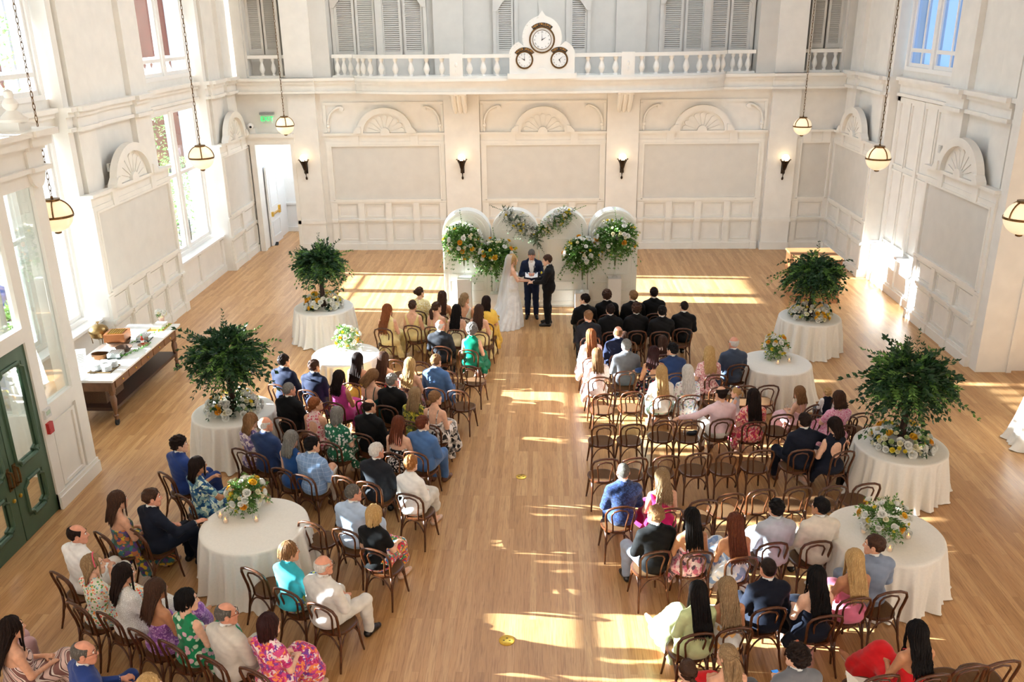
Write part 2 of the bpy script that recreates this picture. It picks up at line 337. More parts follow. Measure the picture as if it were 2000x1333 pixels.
us.box(-.82,.76,YU-.04,YU,5.38,9); us.box(-.12,.08,YU-.1,YU,5.38,9); us.box(-.86,-.74,YU-.12,YU,5.38,9); us.box(.7,.82,YU-.12,YU,5.38,9)
for a,b in ((-9.05,-7.9),(7.85,8.95)):
    us.box(a,a+.1,27.6,YU,5.38,8); us.box(b-.1,b,27.6,YU,5.38,8); us.box(a,b,YU-.12,YU,5.38,6.05); us.box(a,b,27.6,YU,7.75,8.4)
for q in ((-9.3,-9.0),(8.9,9.3)): us.box(q[0],q[1],27.5,YU,5.38,TOP)
trim(us,UPPER)
# balustrade
BALP=[(.045,0),(.045,.03),(.03,.05),(.045,.1),(.068,.17),(.066,.22),(.05,.3),(.033,.36),(.03,.4),(.045,.43),(.05,.46),(.05,.5)]
bme=M().lathe(BALP,(0,0,0),10).mesh('baluster',TRIM,'auto')
bt=thing('balustrade','cream bowed balustrade along the balcony front under the clocks','balustrade',(0,26.5,5.38))
def balpt(x): return (x,bow(x)+.17-26.5)
for x in [-5.5,-5.33,-5.1,-4.75,-4.32,-3.85,-3.38,-2.93]+[-2.12,-1.72,-1.32]+[1.3,1.7,2.1]+[2.85,3.28,3.72,4.16,4.56,4.88,5.13,5.3]:
    p=balpt(x); link('baluster',bme,bt,(p[0],p[1],.06),None,(1.4,1.4,1))
for z0,z1,wd,nm_ in ((0,.06,.09,'bottom_rail'),(.56,.66,.1,'top_rail')):
    rl=M(); P=[balpt(x) for x in xs[1:-1]]; pl=[(x,y-wd) for x,y in P]+[(x,y+wd) for x,y in P[::-1]]; rl.ext(pl,lambda u,v,t,z0=z0:(u,v,z0+t),z1-z0); part(nm_,rl,TRIM,bt)
for c in (-2.5,2.45):
    pd=M(); y=balpt(c)[1]; pd.box(c-.19,c+.19,y-.12,y+.12,0,.68); pd.box(c-.13,c+.13,y-.14,y-.12,.12,.52)
    pd.ell((c,y-.13,.38),(.05,.03,.07)); pd.ell((c,y-.13,.22),(.035,.025,.07))
    part('pedestal',pd,TRIM,bt)
for nm,x0,x1,xsb,y,lab in (('a',-6.35,-5.72,(-6.2,-6.0,-5.8),27.55,'short cream balustrade in the opening at the left end of the balcony'),('b',5.47,6.3,(5.65,5.87,6.1),27.55,'short cream balustrade in the opening at the right end of the balcony'),('c',-8.95,-7.85,(-8.55,-8.2,-7.95),27.7,'short cream balustrade in the upper left corner'),('d',7.8,8.9,(8.1,8.4,8.7),27.7,'short cream balustrade in the upper right corner')):
    t=thing('balustrade',lab,'balustrade',(0,y,5.38)); r=M(); r.box(x0,x1,-.08,.08,0,.06); part('bottom_rail',r,TRIM,t); r=M(); r.box(x0,x1,-.08,.08,.56,.66); part('top_rail',r,TRIM,t)
    for x in xsb: link('baluster',bme,t,(x,0,.06),None,(1.25,1.25,1))
# clocks
CY=26.33
ck=thing('clock_stand','cream trefoil clock stand with three dials on the balcony rail','clock',(-.02,CY,5.36))
o=[(-.97,.14),(-.93,.14),(-.93,.55)]+[(-.5+.45*math.cos(a),.62+.42*math.sin(a)) for a in np.linspace(PI*.98,PI*.62,7)]+[(0+.56*math.cos(a),1.12+.58*math.sin(a)) for a in np.linspace(PI*1.12,PI*.58,9)]+[(-.1,1.7),(-.07,1.74),(0,1.84)]
o=o+[(-u,v) for u,v in o[::-1][1:]]
b=M(); b.ext(o,lambda u,v,t:(u,-.1+t,v),.22); b.box(-.99,.99,-.16,.2,0,.15)
for u,v in o[3:20]: b.ell((u*.955,-.1,v-.04),(.018,.012,.018),6,4)
b.ext(arc(.15,0,PI,12,0,.15,.14),lambda u,v,t:(u,-.14+t,v),.05); b.box(-.06,.06,-.115,-.1,.42,.62); part('stand',b,TRIM,ck)
DIALM=mat('white clock face','f2f1ec',.3,var=.01); INK=mat('black clock ink','141414',.5); SIGNB=mat('black sign board','1a1512',.5); GILT=mat('gilt lettering','c08a3c',.45,.4)
ROM=['XII','I','II','III','IV','V','VI','VII','VIII','IX','X','XI']
for nm,u,v,R,Rb,hh,mm,s in (('clock_dial',0,1.06,.26,.345,2,0,'NEW ORLEANS'),('clock_dial',-.5,.52,.2,.23,10,0,'RIO DE JANEIRO'),('clock_dial',.49,.52,.2,.23,5,8,'NEW YORK')):
    d=M(); d.lathe([(R,0),(R,.02),(.01,.021)],(0,0,0),32); d.xf(lambda x,y,z,u=u,v=v:(u+x,-.1-z,v+y)); dl=part(nm,d,DIALM,ck); dl['label']='white dial under the sign '+s.title()
    e=M(); e.tube([(u+Rb*math.cos(a),-.115,v+Rb*math.sin(a)) for a in np.linspace(0,2*PI,33)[:-1]],.022,6,0,True)
    if Rb>.3: e.tube([(u+R*math.cos(a),-.12,v+R*math.sin(a)) for a in np.linspace(0,2*PI,33)[:-1]],.008,6,0,True)
    part('bezel',e,BRONZE,dl,'auto')
    k=M()
    for q,rn in enumerate(ROM):
        V,F=text(rn,R*.2,.001); a=PI/2-q*PI/6; ro=a-PI/2
        V=[(x*math.cos(ro)-y*math.sin(ro)+R*.8*math.cos(a),x*math.sin(ro)+y*math.cos(ro)+R*.8*math.sin(a),z) for x,y,z in V]; k.add([(u+x,-.1235-z,v+y) for x,y,z in V],F)
    part('numerals',k,INK,dl); hn=M()
    for an,ln,wd in ((PI/2-(hh+mm/60)*PI/6,R*.55,.014),(PI/2-mm*PI/30,R*.85,.008)):
        c,si=math.cos(an),math.sin(an); hn.ext([(-.2*ln,0),(0,-wd),(ln,0),(0,wd)],lambda x,y,t,c=c,si=si:(u+x*c-y*si,-.129+t,v+x*si+y*c),.003)
    part('hand',hn,INK,dl)
    rs=Rb+.07; half=.95 if len(s)>9 else .85 if 0 else .95; half={'NEW ORLEANS':.72,'RIO DE JANEIRO':.95,'NEW YORK':.78}[s]
    sb=M(); sb.ext([(u+x,v+y) for x,y in arc(rs+.045,PI/2-half,PI/2+half,16)+arc(rs-.045,PI/2+half,PI/2-half,16)],lambda x,y,t:(x,-.115+t,y),.02); sg=part('sign',sb,SIGNB,ck)
    lt=M()
    for q,ch in enumerate(s):
        if ch==' ': continue
        V,F=text(ch,.085,.002); a=PI/2+half*.9-(2*half*.9)*(q+.5)/len(s); ro=a-PI/2
        lt.add([(u+x*math.cos(ro)-y*math.sin(ro)+rs*math.cos(a),-.118-z,v+x*math.sin(ro)+y*math.cos(ro)+rs*math.sin(a)) for x,y,z in V],F)
    part('lettering',lt,GILT,sg)
# ---------------------------------------------------------------- side walls
def side(s,XP,piers,wins,name,blind=False):
    m=M(); f=lambda u,z,t:(s*(XP-t),u,z)
    def bx(mm,u0,u1,y0,y1,z0,z1,i=0): mm.box(s*(XP+u0),s*(XP+u1),y0,y1,z0,z1,i)
    ys=[];
    for (a,b) in piers:
        bx(m,0,.25,a,b,0,3.7); bx(m,.25,.95,a,b,0,TOP)
        for q in ((a+.28,a+1.0),(b-1.0,b-.28)): bx(m,.12,.25,*q,3.7,TOP)
        bx(m,.18,.25,a,a+.2,3.7,TOP); bx(m,.18,.25,b-.2,b,3.7,TOP)
        for z0,z1,t in ((4.97,5.05,.1),(5.05,5.26,.16),(5.26,5.36,.1),(5.36,5.45,.02)):
            bx(m,t,.3,a-.02,b+.02,z0,z1)
            for q in ((a+.22,a+1.06),(b-1.06,b-.22)): bx(m,t-.1,.29,*q,z0-.003,z1+.003)
    for (a,b) in wins:
        bx(m,.25,.95,a,b,0,1.02); bx(m,.18,.25,a,b,0,.2); bx(m,.21,.25,a,b,.2,.26)
        for k in range(3): y=a+(b-a-.16)*k/2; bx(m,.2,.25,y,y+.16,.2,.96)
        bx(m,.45,.95,a,b,4.95,5.62); bx(m,.45,.95,a,b,9.3,TOP)
        for z0,z1,t in ((4.97,5.05,.36),(5.05,5.26,.42),(5.26,5.36,.36),(5.36,5.45,.28)): bx(m,t,.5,a,b,z0,z1)
        if blind: bx(m,.45,.95,a,b,1.02,4.95)
    wo=struct('wall_'+name,m,PAINT,label='cream %s wall with piers and window bays'%name)
    t=M(); p=M()
    for (a,b) in piers:
        screen(t,p,a,b,f); scallop(t,(a+b)/2,3.72,.98 if b-a>3 else .85,.8,f)
    trim(t); trim(p,PANEL)
    st=M()
    for (a,b) in wins: bx(st,.15,.62,a,b,1.02,1.08)
    trim(st,WHITE)
def sash(name,s,XG,a,b,z0,z1,rails,n=2,depth=.09,glassm=None,split=None):
    r=D2.objects.new(name,None); COL.objects.link(r); r['kind']='structure'; r.location=(s*XG,(a+b)/2,z0)
    W=b-a; h=W/2; H=z1-z0; d=depth/2
    def bx(m,y0,y1,q0,q1,dd=d): m.box(-dd,dd,y0,y1,q0,q1)
    fr=M(); bx(fr,-h,-h+.12,0,H,.1); bx(fr,h-.12,h,0,H,.1); bx(fr,-h+.12,h-.12,H-.1,H,.1); bx(fr,-h+.12,h-.12,0,.1,.1); bx(fr,-.09,.09,.1,H-.1,.09); part('window_frame',fr,WHITE,r)
    for sgn in (-1,1):
        q0,q1=(.09,h-.12) if sgn>0 else (-h+.12,-.09); sh=M()
        bx(sh,q0,q0+.07,.1,H-.1); bx(sh,q1-.07,q1,.1,H-.1); bx(sh,q0+.07,q1-.07,.1,.19); bx(sh,q0+.07,q1-.07,H-.18,H-.1)
        for z in rails: bx(sh,q0+.07,q1-.07,z-z0-.045,z-z0+.045)
        so_=part('sash',sh,WHITE,r); g=M(); bx(g,q0+.06,q1-.06,.18,H-.17,.004); part('pane',g,glassm or GLASS,so_)
    return r
LP=[(1.5,8.45),(12.25,13.95),(17.48,21.4),(25.08,27.62)]; LW=[(8.45,12.25),(13.95,17.48),(21.4,25.08)]
side(-1,9.25,LP,LW,'left'); side(1,8.95,[(17.42,20.75),(24.2,27.62)],[(20.75,24.2)],'right',True)
WN=0
for a,b in LW:
    WN+=1; sash('window_%d'%WN,-1,9.78,a+.12,b-.12,1.08,4.95,[3.2])
    WN+=1; sash('window_%d'%WN,-1,9.78,a+.12,b-.12,5.62,9.3,[6.1])
BLUEG=glass('bluish window glass',(.62,.74,.9),.1)
WN+=1; sash('window_%d'%WN,1,9.45,20.9,24.05,5.62,9.3,[6.12],glassm=BLUEG)
wm=M()
for y in (21.55,23.2): wm.box(9.42,9.48,y,y+.07,5.7,9.2)
bl=M()  # blind panelled bay on the right
for y0,y1 in ((20.95,22.4),(22.55,24.0)):
    for z0,z1 in ((1.14,3.1),(3.2,4.85)):
        for q0,q1 in ((y0,(y0+y1)/2-.03),((y0+y1)/2+.03,y1)):
            for r in ((q0,q0+.05,z0+.05,z1-.05),(q1-.05,q1,z0+.05,z1-.05),(q0,q1,z0,z0+.05),(q0,q1,z1-.05,z1)): bl.box(9.36,9.41,*r)
bl.box(9.33,9.4,22.4,22.55,1.08,4.95); bl.box(9.35,9.41,20.77,20.95,1.08,4.95); bl.box(9.35,9.41,24.0,24.18,1.08,4.95); bl.box(9.35,9.41,20.8,24.18,4.85,4.95)
trim(bl); trim(wm,WHITE)
# right return wall, ceiling with an invented opening to light the hall, outer right wall
rr=M(); rr.box(8.95,9.6,17.12,17.42,0,TOP); rr.box(9.6,10.1,17.2,17.42,0,TOP); rr.box(10.1,13.5,17.5,17.7,0,TOP); rr.box(9.56,9.66,17.08,17.2,0,3.7); rr.box(10.1,13.5,17.46,17.5,0,.5); rr.box(10.08,13.5,17.42,17.47,.5,.58); rr.box(13.3,13.5,-1,17.5,0,TOP)
struct('wall_right_return',rr,PAINT,label='cream return wall at the near end of the right piers')
ce=M(); X0,X1,Y0,Y1=-4.5,4.5,16.8,25.4  # unseen opening, added and sited to light the hall from above
ce.box(-10.2,X0,-1,28.4,TOP,TOP+.25); ce.box(X1,13.5,-1,28.4,TOP,TOP+.25); ce.box(X0,X1,-1,Y0,TOP,TOP+.25); ce.box(X0,X1,Y1,28.4,TOP,TOP+.25)
for q in ((X0-.15,X0,Y0,Y1),(X1,X1+.15,Y0,Y1),(X0,X1,Y0-.15,Y0),(X0,X1,Y1,Y1+.15)): ce.box(*q,TOP,TOP+3.2)  # raised sides added to keep direct sun out of the opening
struct('ceiling',ce,PAINT,label='ceiling with an added opening that lets in sky light')
nw=M(); nw.box(-10.2,13.5,-1.2,-1,0,TOP); struct('wall_front',nw,PAINT)
# corridor behind the left doorway
cd=M(); cd.box(-9.15,-9.0,28.0,30.6,0,3.6); cd.box(-9.0,-6.6,30.3,30.6,0,3.6); cd.box(-6.75,-6.6,28,30.3,0,3.6); cd.box(-9,-6.6,30.24,30.3,0,.16); cd.box(-9,-6.6,30.24,30.3,.95,1.03)
struct('wall_corridor',cd,WHITE,label='white corridor wall seen through the doorway')
cc=M(); cc.box(-9.15,-6.6,28,30.6,3.9,3.95); 
df=M()
for q in ((-9.12,-8.96,0,3.42),(-7.84,-7.72,0,3.42)): df.box(q[0],q[1],27.42,27.62,q[2],q[3])
df.box(-9.25,-7.7,27.4,27.62,3.4,3.62); df.box(-9.25,-7.7,27.32,27.62,3.62,3.74); df.box(-9.1,-8.9,27.45,27.6,3.74,3.9)
trim(df)
ds=D2.objects.new('door_2',None); COL.objects.link(ds); ds['kind']='structure'; ds.location=(-8.93,28.05,0)
b=M(); b.box(-.03,.03,0,1.15,.02,2.6); part('door_leaf',b,WHITE,ds); k=M()
for z0,z1 in ((.25,.8),(1.25,2.3)):
    for q in ((.15,1.0,z0,z0+.04),(.15,1.0,z1-.04,z1),(.15,.19,z0+.04,z1-.04),(.96,1.0,z0+.04,z1-.04)): k.box(.03,.045,*q)
part('moulding',k,WHITE,ds); k=M(); k.box(.04,.1,.15,1.0,1.02,1.07); k.box(.03,.09,.12,.22,.97,1.12); k.box(.03,.09,.9,1.02,.95,1.2); part('panic_bar',k,BRASS,ds)
k=M(); k.add([(-.05,-.12,0),(.05,-.12,0),(.05,.03,0),(-.05,.03,0),(-.05,.03,.09),(.05,.03,.09)],[(3,2,1,0),(0,1,5,4),(2,3,4,5),(0,4,3),(1,2,5)]); one('door_wedge',k,BLACK,'black wedge holding the corridor door open','door wedge',loc=(-8.86,28.3,0))
fe=thing('fire_extinguisher','red fire extinguisher on the corridor wall','fire extinguisher',(-8.35,30.12,.86)); k=M().lathe([(.075,0),(.085,.03),(.085,.36),(.06,.42),(.025,.44),(.025,.48)],(0,0,0),14); part('cylinder',k,mat('red enamel','c81e1a',.3),fe,'auto')
k=M().lathe([(.0865,.14),(.0865,.27)],(0,0,0),14,cap=False); part('instruction_band',k,WHITE,fe); k=M(); k.box(-.05,.03,-.015,.015,.48,.52); k.box(-.09,.02,-.012,.012,.52,.545); k.tube([(.03,0,.5),(.1,0,.46),(.11,0,.3),(.1,0,.1)],.012,6); part('valve',k,BLACK,fe)
ex=thing('exit_sign','green lit exit sign in the upper left corner above the doorway','exit sign',(-8.5,27.5,4.2)); k=M(); k.box(-.19,.19,-.02,0,-.16,.1); part('panel',k,glass('clear acrylic',(.95,.99,.97),.06),ex)
k=M(); k.box(-.22,.22,-.06,.06,.1,.17); part('housing',k,mat('grey housing','8a8a86',.5),ex); V,F=text('EXIT',.2,.004); k=M(); k.add([(x,-.026-z,y-.03) for x,y,z in V],F); part('lettering',k,mat('green lit letters','18c860',.5,emit='20e070',es=2.2),ex)
sc=thing('security_camera','small white dome camera by the upper left corner','camera',(-9.0,27.35,3.98)); k=M().ell((0,0,0),(.09,.09,.09)); part('housing',k,WHITE,sc,'auto'); k=M().ell((.02,-.065,-.02),(.04,.04,.04)); part('lens',k,BLACK,sc,'auto'); k=M(); k.box(-.03,.03,0,.2,-.02,.02); part('bracket',k,WHITE,sc)
for (x,y,rz,l) in ((-9.37,18.75,0,'left'),(9.07,20.55,0,'right')):
    k=M(); s=1 if x<0 else -1; k.box(0,s*.05,-.06,.06,0,.17); k.box(s*.05,s*.06,-.035,.035,.03,.14); one('wall_alarm',k,mat('off white plastic','dcdad4',.5),'small alarm box on the %s wall beside the arched pediment'%l,'alarm',loc=(x,y,4.0))
# vestibule
vf=M(); XV=-7.45
def vb(m,y0,y1,z0,z1,t0=-.06,t1=.06): m.box(XV+t0,XV+t1,y0,y1,z0,z1)
vb(vf,12.45,12.72,0,5.0,-.2,.06); vb(vf,11.5,11.72,0,5.0); vb(vf,9.55,9.72,0,5.0); vb(vf,9.72,11.5,2.74,2.95); vb(vf,11.72,12.45,1.42,1.66); vb(vf,11.72,12.45,4.8,5.0); vb(vf,8.6,11.5,4.8,5.0); vb(vf,8.6,9.55,0,1.6); vb(vf,8.4,8.6,0,5); vb(vf,8.6,9.55,1.42,1.66)
vb(vf,11.72,12.45,.14,1.42,-.03,.02)
for q in ((11.76,12.41,.28,.33),(11.76,12.41,1.3,1.35),(11.76,11.82,.33,1.3),(12.35,12.41,.33,1.3)): vb(vf,*q,.02,.045)
vb(vf,11.5,12.75,0,.2,-.06,.1); vb(vf,11.5,12.74,.2,.26,-.06,.08)
for z0,z1,t in ((5.0,5.06,.14),(5.06,5.3,.06),(5.3,5.36,.1),(5.36,5.5,.18),(5.5,5.58,.26)):
    vb(vf,8.4,12.722+t,z0,z1,-.3,t); vb(vf,12.4,12.745+t,z0-.003,z1+.003,-.29,t+.04)
    vf.box(-9.49,XV+t-.004,12.715,12.715+t,z0+.002,z1-.002)
vf.box(-9.5,-9.3,12.5,12.72,0,5); vf.box(-9.3,XV,12.5,12.72,4.8,5); vf.box(-9.3,XV,12.5,12.72,0,1.1); vf.box(-8.5,-8.4,12.52,12.7,1.1,4.8)
vf.box(-9.5,XV,8.4,12.72,5.0,5.06)
vf.ext(arc(.2,PI,2*PI,14,12.58,5.0,.24),lambda u,v,t:(XV+.06+t,u,v),.05)
vb(vf,12.42,12.72,5.58,5.7,-.24,.06)
vf.lathe([(.19,0),(.2,.04),(.15,.08),(.1,.13),(.06,.16),(.1,.2),(.11,.25),(.08,.3),(.055,.33),(.07,.37),(.06,.42),(.01,.45)],(XV-.09,12.57,5.7),16)
struct('wall_vestibule',vf,TRIM,'auto',label='ivory glazed entrance vestibule')
vg=D2.objects.new('window_20',None); COL.objects.link(vg); vg['kind']='structure'
for q in ((11.72,12.45,1.66,4.8),(9.72,11.5,2.95,4.8),(8.6,9.55,1.66,4.8)):
    k=M(); vb(k,*q,-.006,.006); part('pane',k,GLASS,vg)
k=M(); k.box(-9.3,-8.5,12.6,12.61,1.1,4.8); k.box(-8.4,XV-.06,12.6,12.61,1.1,4.8); part('pane',k,GLASS,vg)
for y0,y1,nm in ((10.62,11.5,'door_1'),(9.72,10.6,'door_3')):
    d=D2.objects.new(nm,None); COL.objects.link(d); d['kind']='structure'; d.location=(XV,y0,0); W=y1-y0; k=M()
    wins=((.14,W-.14,1.12,2.52),(.2,W-.2,.3,.85))
    def fr(y0,y1,z0,z1,t): k.box(-t,t,y0,y1,z0,z1)
    for q in ((0,.14,.01,2.72),(W-.14,W,.01,2.72),(.14,W-.14,.01,.3),(.14,W-.14,.85,1.12),(.14,W-.14,2.52,2.72),(.14,.2,.3,.85),(W-.2,W-.14,.3,.85)): fr(*q,.028)
    for y0_,y1_,z0_,z1_ in wins:
        c=.09; oct_=[(y0_+c,z0_),(y1_-c,z0_),(y1_-c,z0_+c*.5),(y1_,z0_+c),(y1_,z1_-c),(y1_-c,z1_-c*.5),(y1_-c,z1_),(y0_+c,z1_),(y0_+c,z1_-c*.5),(y0_,z1_-c),(y0_,z0_+c),(y0_+c,z0_+c*.5)]
        for off in (.03,-.03): k.tube([(off,a,b) for a,b in oct_],.032,6,0,True)
        for (a,b) in ((y0_,z0_),(y1_,z0_),(y1_,z1_),(y0_,z1_)):
            sa=1 if a==y0_ else -1; sb=1 if b==z0_ else -1; k.ext([(a,b),(a+sa*c,b),(a+sa*c,b+sb*c*.5),(a,b+sb*c)],lambda u,v,t:(-.02+t,u,v),.04)
    part('door_leaf',k,DGREEN,d,'auto'); g=M()
    for q in wins: g.box(-.005,.005,*q)
    part('pane',g,GLASS,d)
    h=M(); yy=.07 if nm=='door_1' else W-.07; h.tube([(.03,yy,.92),(.09,yy,.94),(.1,yy,1.05),(.09,yy,1.16),(.03,yy,1.18)],.016,8); h.box(.028,.04,yy-.035,yy+.035,.88,1.22); part('handle',h,BRONZE,d)
    h=M().lathe([(.03,0),(.03,.02),(.01,.03)],(0,0,0),12); h.xf(lambda x,y,z:(.028+z,yy+x,.72+y)); part('lock',h,BRASS,d)
k=M(); k.box(0,.05,-.06,.06,0,.17); k.box(.05,.055,-.045,.045,.03,.08); one('fire_alarm_pull',k,mat('red plastic','b3201f',.4),'red fire alarm pull beside the green door','fire alarm',loc=(XV+.06,11.62,1.25))
k=M(); k.box(0,.04,-.08,.08,0,.14); k.box(.04,.045,-.05,.05,.05,.11,1); one('alarm_keypad',k,[mat('off white plastic','dcdad4',.5),mat('lcd green','b5c8a8',.3)],'pale keypad beside the green door above the red alarm','keypad',loc=(XV+.06,11.63,1.5))
# outside the left windows
k=M(); k.box(-60,-10.3,-20,90,-.35,-.3); struct('ground_outside',k,mat('pale paving','8b867c',.9),label='pale paving outside the windows')
bd=thing('townhouse','red brown plastered building with white pilasters outside the windows','building',(-24,46,-.3)); k=M(); k.box(-13,6,0,18,0,14); part('wall',k,mat('red brown stucco','8f4f42',.9,var=.1,scale=2),bd)
k=M()
for x in np.linspace(-12,5.6,7): k.box(x-.35,x+.35,-.2,0,0,14)
for y in np.linspace(1,17,5): k.box(6,6.2,y-.5,y+.5,0,14)
part('pilaster',k,WHITE,bd)
wb2=thing('white_house','white house far outside the left windows','building',(-30,26,-.3)) if 0 else None
def shrub(x,y,r,h,seed,lab):
    rnd=random.Random(seed); t=thing('shrub',lab,'shrub',(x,y,-.3)); k=M()
    for _ in range(900):
        a=rnd.random()*2*PI; z=rnd.random(); rr_=r*math.sqrt(rnd.random())*(1-.55*z); leaf(k,(rr_*math.cos(a),rr_*math.sin(a),.15+h*z),rnd,.16,.07)
    part('foliage',k,leafmat('shrub leaves','4a7a34','8fb264'),t); s_=M().tube([(0,0,0),(0,0,h*.7)],.05,6); part('stem',s_,WOODD,t)
def leaf(k,p,rnd,L,W,d=None):
    if d is None: d=Vector((rnd.uniform(-1,1),rnd.uniform(-1,1),rnd.uniform(-.5,.9)))
    d=Vector(d).normalized(); u=d.cross(Vector((rnd.uniform(-1,1),rnd.uniform(-1,1),rnd.uniform(-1,1)))); u=u.normalized() if u.length>.01 else d.orthogonal().normalized(); n=d.cross(u); p=Vector(p); q=p+d*L*.5
    k.add([p,q+u*W*.5+n*W*.18,p+d*L,q-u*W*.5+n*W*.18],[(0,1,2),(0,2,3)])
for i,(x,y,r,h,l) in enumerate(((-12.6,28.2,1.0,2.6,'bushy green shrub outside the far left window'),(-13.2,31.5,1.3,2.6,'broad green shrub farther out beyond the far left window'),(-13.6,22.8,1.0,1.6,'low green shrub behind the person outside'),(-12.2,17.4,.8,1.2,'low green shrub before the person outside'),(-15.5,34.5,1.5,4.5,'tall leafy tree outside the far left window'),(-12.0,18.7,.55,1.1,'green shrub beside the person outside'),(-15.5,26.5,1.6,7.5,'tall leafy tree outside the middle left window'))): shrub(x,y,r,h,i,l)
def ironrail(y0,y1,lab):
    t=thing('iron_railing',lab,'railing',(-10.35,(y0+y1)/2,.75)); W=y1-y0; h=W/2; k=M(); k.tube([(0,-h,.85),(0,h,.85)],.022,6); k.tube([(0,-h,.08),(0,h,.08)],.016,6); part('rail',k,IRON,t); k=M()
    for y in (-h,h): k.tube([(0,y,0),(0,y,.85)],.02,6)
    part('post',k,IRON,t); k=M(); n=int(W/.4)
    for i in range(n):
        c=-h+W*(i+.5)/n
        for s in (-1,1):
            k.tube([(0,c+s*.09+s*.075*math.cos(a)*(1-a/14),.28+.11*math.sin(a)*(1-a/14)) for a in np.linspace(0,8,18)],.011,5); k.tube([(0,c+s*.09+s*.075*math.cos(a)*(1-a/14),.63+.11*math.sin(-a)*(1-a/14)) for a in np.linspace(0,8,18)],.011,5)
        k.tube([(0,c,.08),(0,c+.03,.45),(0,c,.85)],.01,5)
    part('scrollwork',k,IRON,t)
for i,(a,b) in enumerate(LW[1:]): ironrail(a+.1,b-.1,'black scrolled iron railing outside the %s left window'%('middle','far')[i])
for i,(a,b) in enumerate(LW[1:]):
    t=thing('balustrade','pale stone balustrade outside the upper %s left window'%('middle','far')[i],'balustrade',(-10.3,(a+b)/2,5.55)); r=M(); h=(b-a)/2; r.box(-.1,.1,-h,h,0,.05); part('bottom_rail',r,TRIM,t); r=M(); r.box(-.1,.1,-h,h,.52,.6); part('top_rail',r,TRIM,t)
    for y in np.linspace(-h+.2,h-.2,9): link('baluster',bme,t,(0,y,.04),None,(1.5,1.5,.98))

k=M()
for a,b in LW[1:]: k.box(-11.0,-10.15,a-.1,b+.1,.62,.75); k.box(-10.7,-10.15,a-.1,b+.1,5.4,5.55)
struct('trim_outside_ledges',k,WHITE)['label']='ledges outside the left windows'
for i,(a,b) in enumerate(LW):  # awnings added outside to cut the sun through the upper windows
    t=thing('window_awning','added white canvas awning shading the upper %s left window'%('near','middle','far')[i],'awning',(-10.2,(a+b)/2,9.75)); k=M(); h=(b-a)/2+.25; n=9
    k.add([(0,-h,0),(0,h,0),(-3.0,h,-1.5),(-3.0,-h,-1.5),(0,-h,-.02),(0,h,-.02),(-3.0,h,-1.52),(-3.0,-h,-1.52)],[(0,1,2,3),(7,6,5,4),(0,3,7,4),(1,5,6,2)]); part('canopy',k,mat('sun blocking canvas','e8edf2',.8),t); k=M()
    for q in range(n): y0=-h+2*h*q/n; y1=y0+2*h/n; k.ext([(y0,-1.51),(y1,-1.51)]+[((y0+y1)/2+(y1-y0)/2*math.cos(u),-1.62-.09*math.sin(u)) for u in np.linspace(0,PI,7)],lambda u,v,tt:(-3.0-tt,u,v),.01)
    part('valance',k,mat('sun blocking canvas','e8edf2',.8),t)

od=M(); a,b=LW[0]; od.box(-9.9,-9.66,a,b,1.02,2.8)
for q in ((a+.3,a+1.7,1.2,2.6),(b-1.7,b-.3,1.2,2.6)): od.box(-9.66,-9.63,*q)
struct('trim_entrance_door',od,DGREEN,label='solid lower part of the street entrance behind the vestibule')
# ---------------------------------------------------------------- lamps
OPAL=mat('lit opal glass','fff0d8',.3,var=0,emit='ffd9a6',es=.8); OPALW=mat('bright opal glass','fff4e4',.3,var=0,emit='ffdfae',es=7)
pl_me=None
gl=M().ell((0,0,0),(.25,.25,.25),28,18).mesh('globe',OPAL,True)
k=M(); 
k.lathe([(.258,-.018),(.262,-.018),(.262,.018),(.258,.018)],(0,0,0),28,cap=False)
for a in range(4): k.tube([(.256*math.cos(t)*math.cos(a*PI/2+.4),.256*math.cos(t)*math.sin(a*PI/2+.4),.256*math.sin(t)) for t in np.linspace(0,PI/2-.2,9)],.013,6,flat=1)
k.lathe([(.1,.225),(.11,.235),(.11,.262),(.02,.268),(.02,.3)],(0,0,0),18); k.lathe([(.02,-.285),(.05,-.27),(.05,-.245)],(0,0,0),12); pf=k.mesh('frame',BRONZE,'auto')
k=M(); z=.3
while z<TOP-4.2:
    j=int(round((z-.3)/.085)); c,s_=(.018,0) if j%2 else (0,.018)
    k.tube([(c*math.cos(t),s_*math.cos(t),z+.045+.055*math.sin(t)) for t in np.linspace(0,2*PI,9)[:-1]],.006,4,0,True); z+=.085
pc=k.mesh('chain',BRONZE)
for (x,y,z,l) in ((-7.36,25.4,4.2,'far left, near the exit sign'),(-7.25,18.6,4.3,'middle left, by the second window'),(-7.45,13.0,4.25,'near left, beside the glazed vestibule'),(7.42,25.9,4.0,'far right, beside the right pilaster'),(7.1,19.0,4.12,'middle right, before the blind bay'),(7.12,13.1,4.12,'near right, at the picture edge')):
    t=thing('globe_pendant','opal globe pendant on a long chain, '+l,'pendant lamp',(x,y,z),0,'globe pendants'); link('globe',gl,t); link('frame',pf,t); link('chain',pc,t)
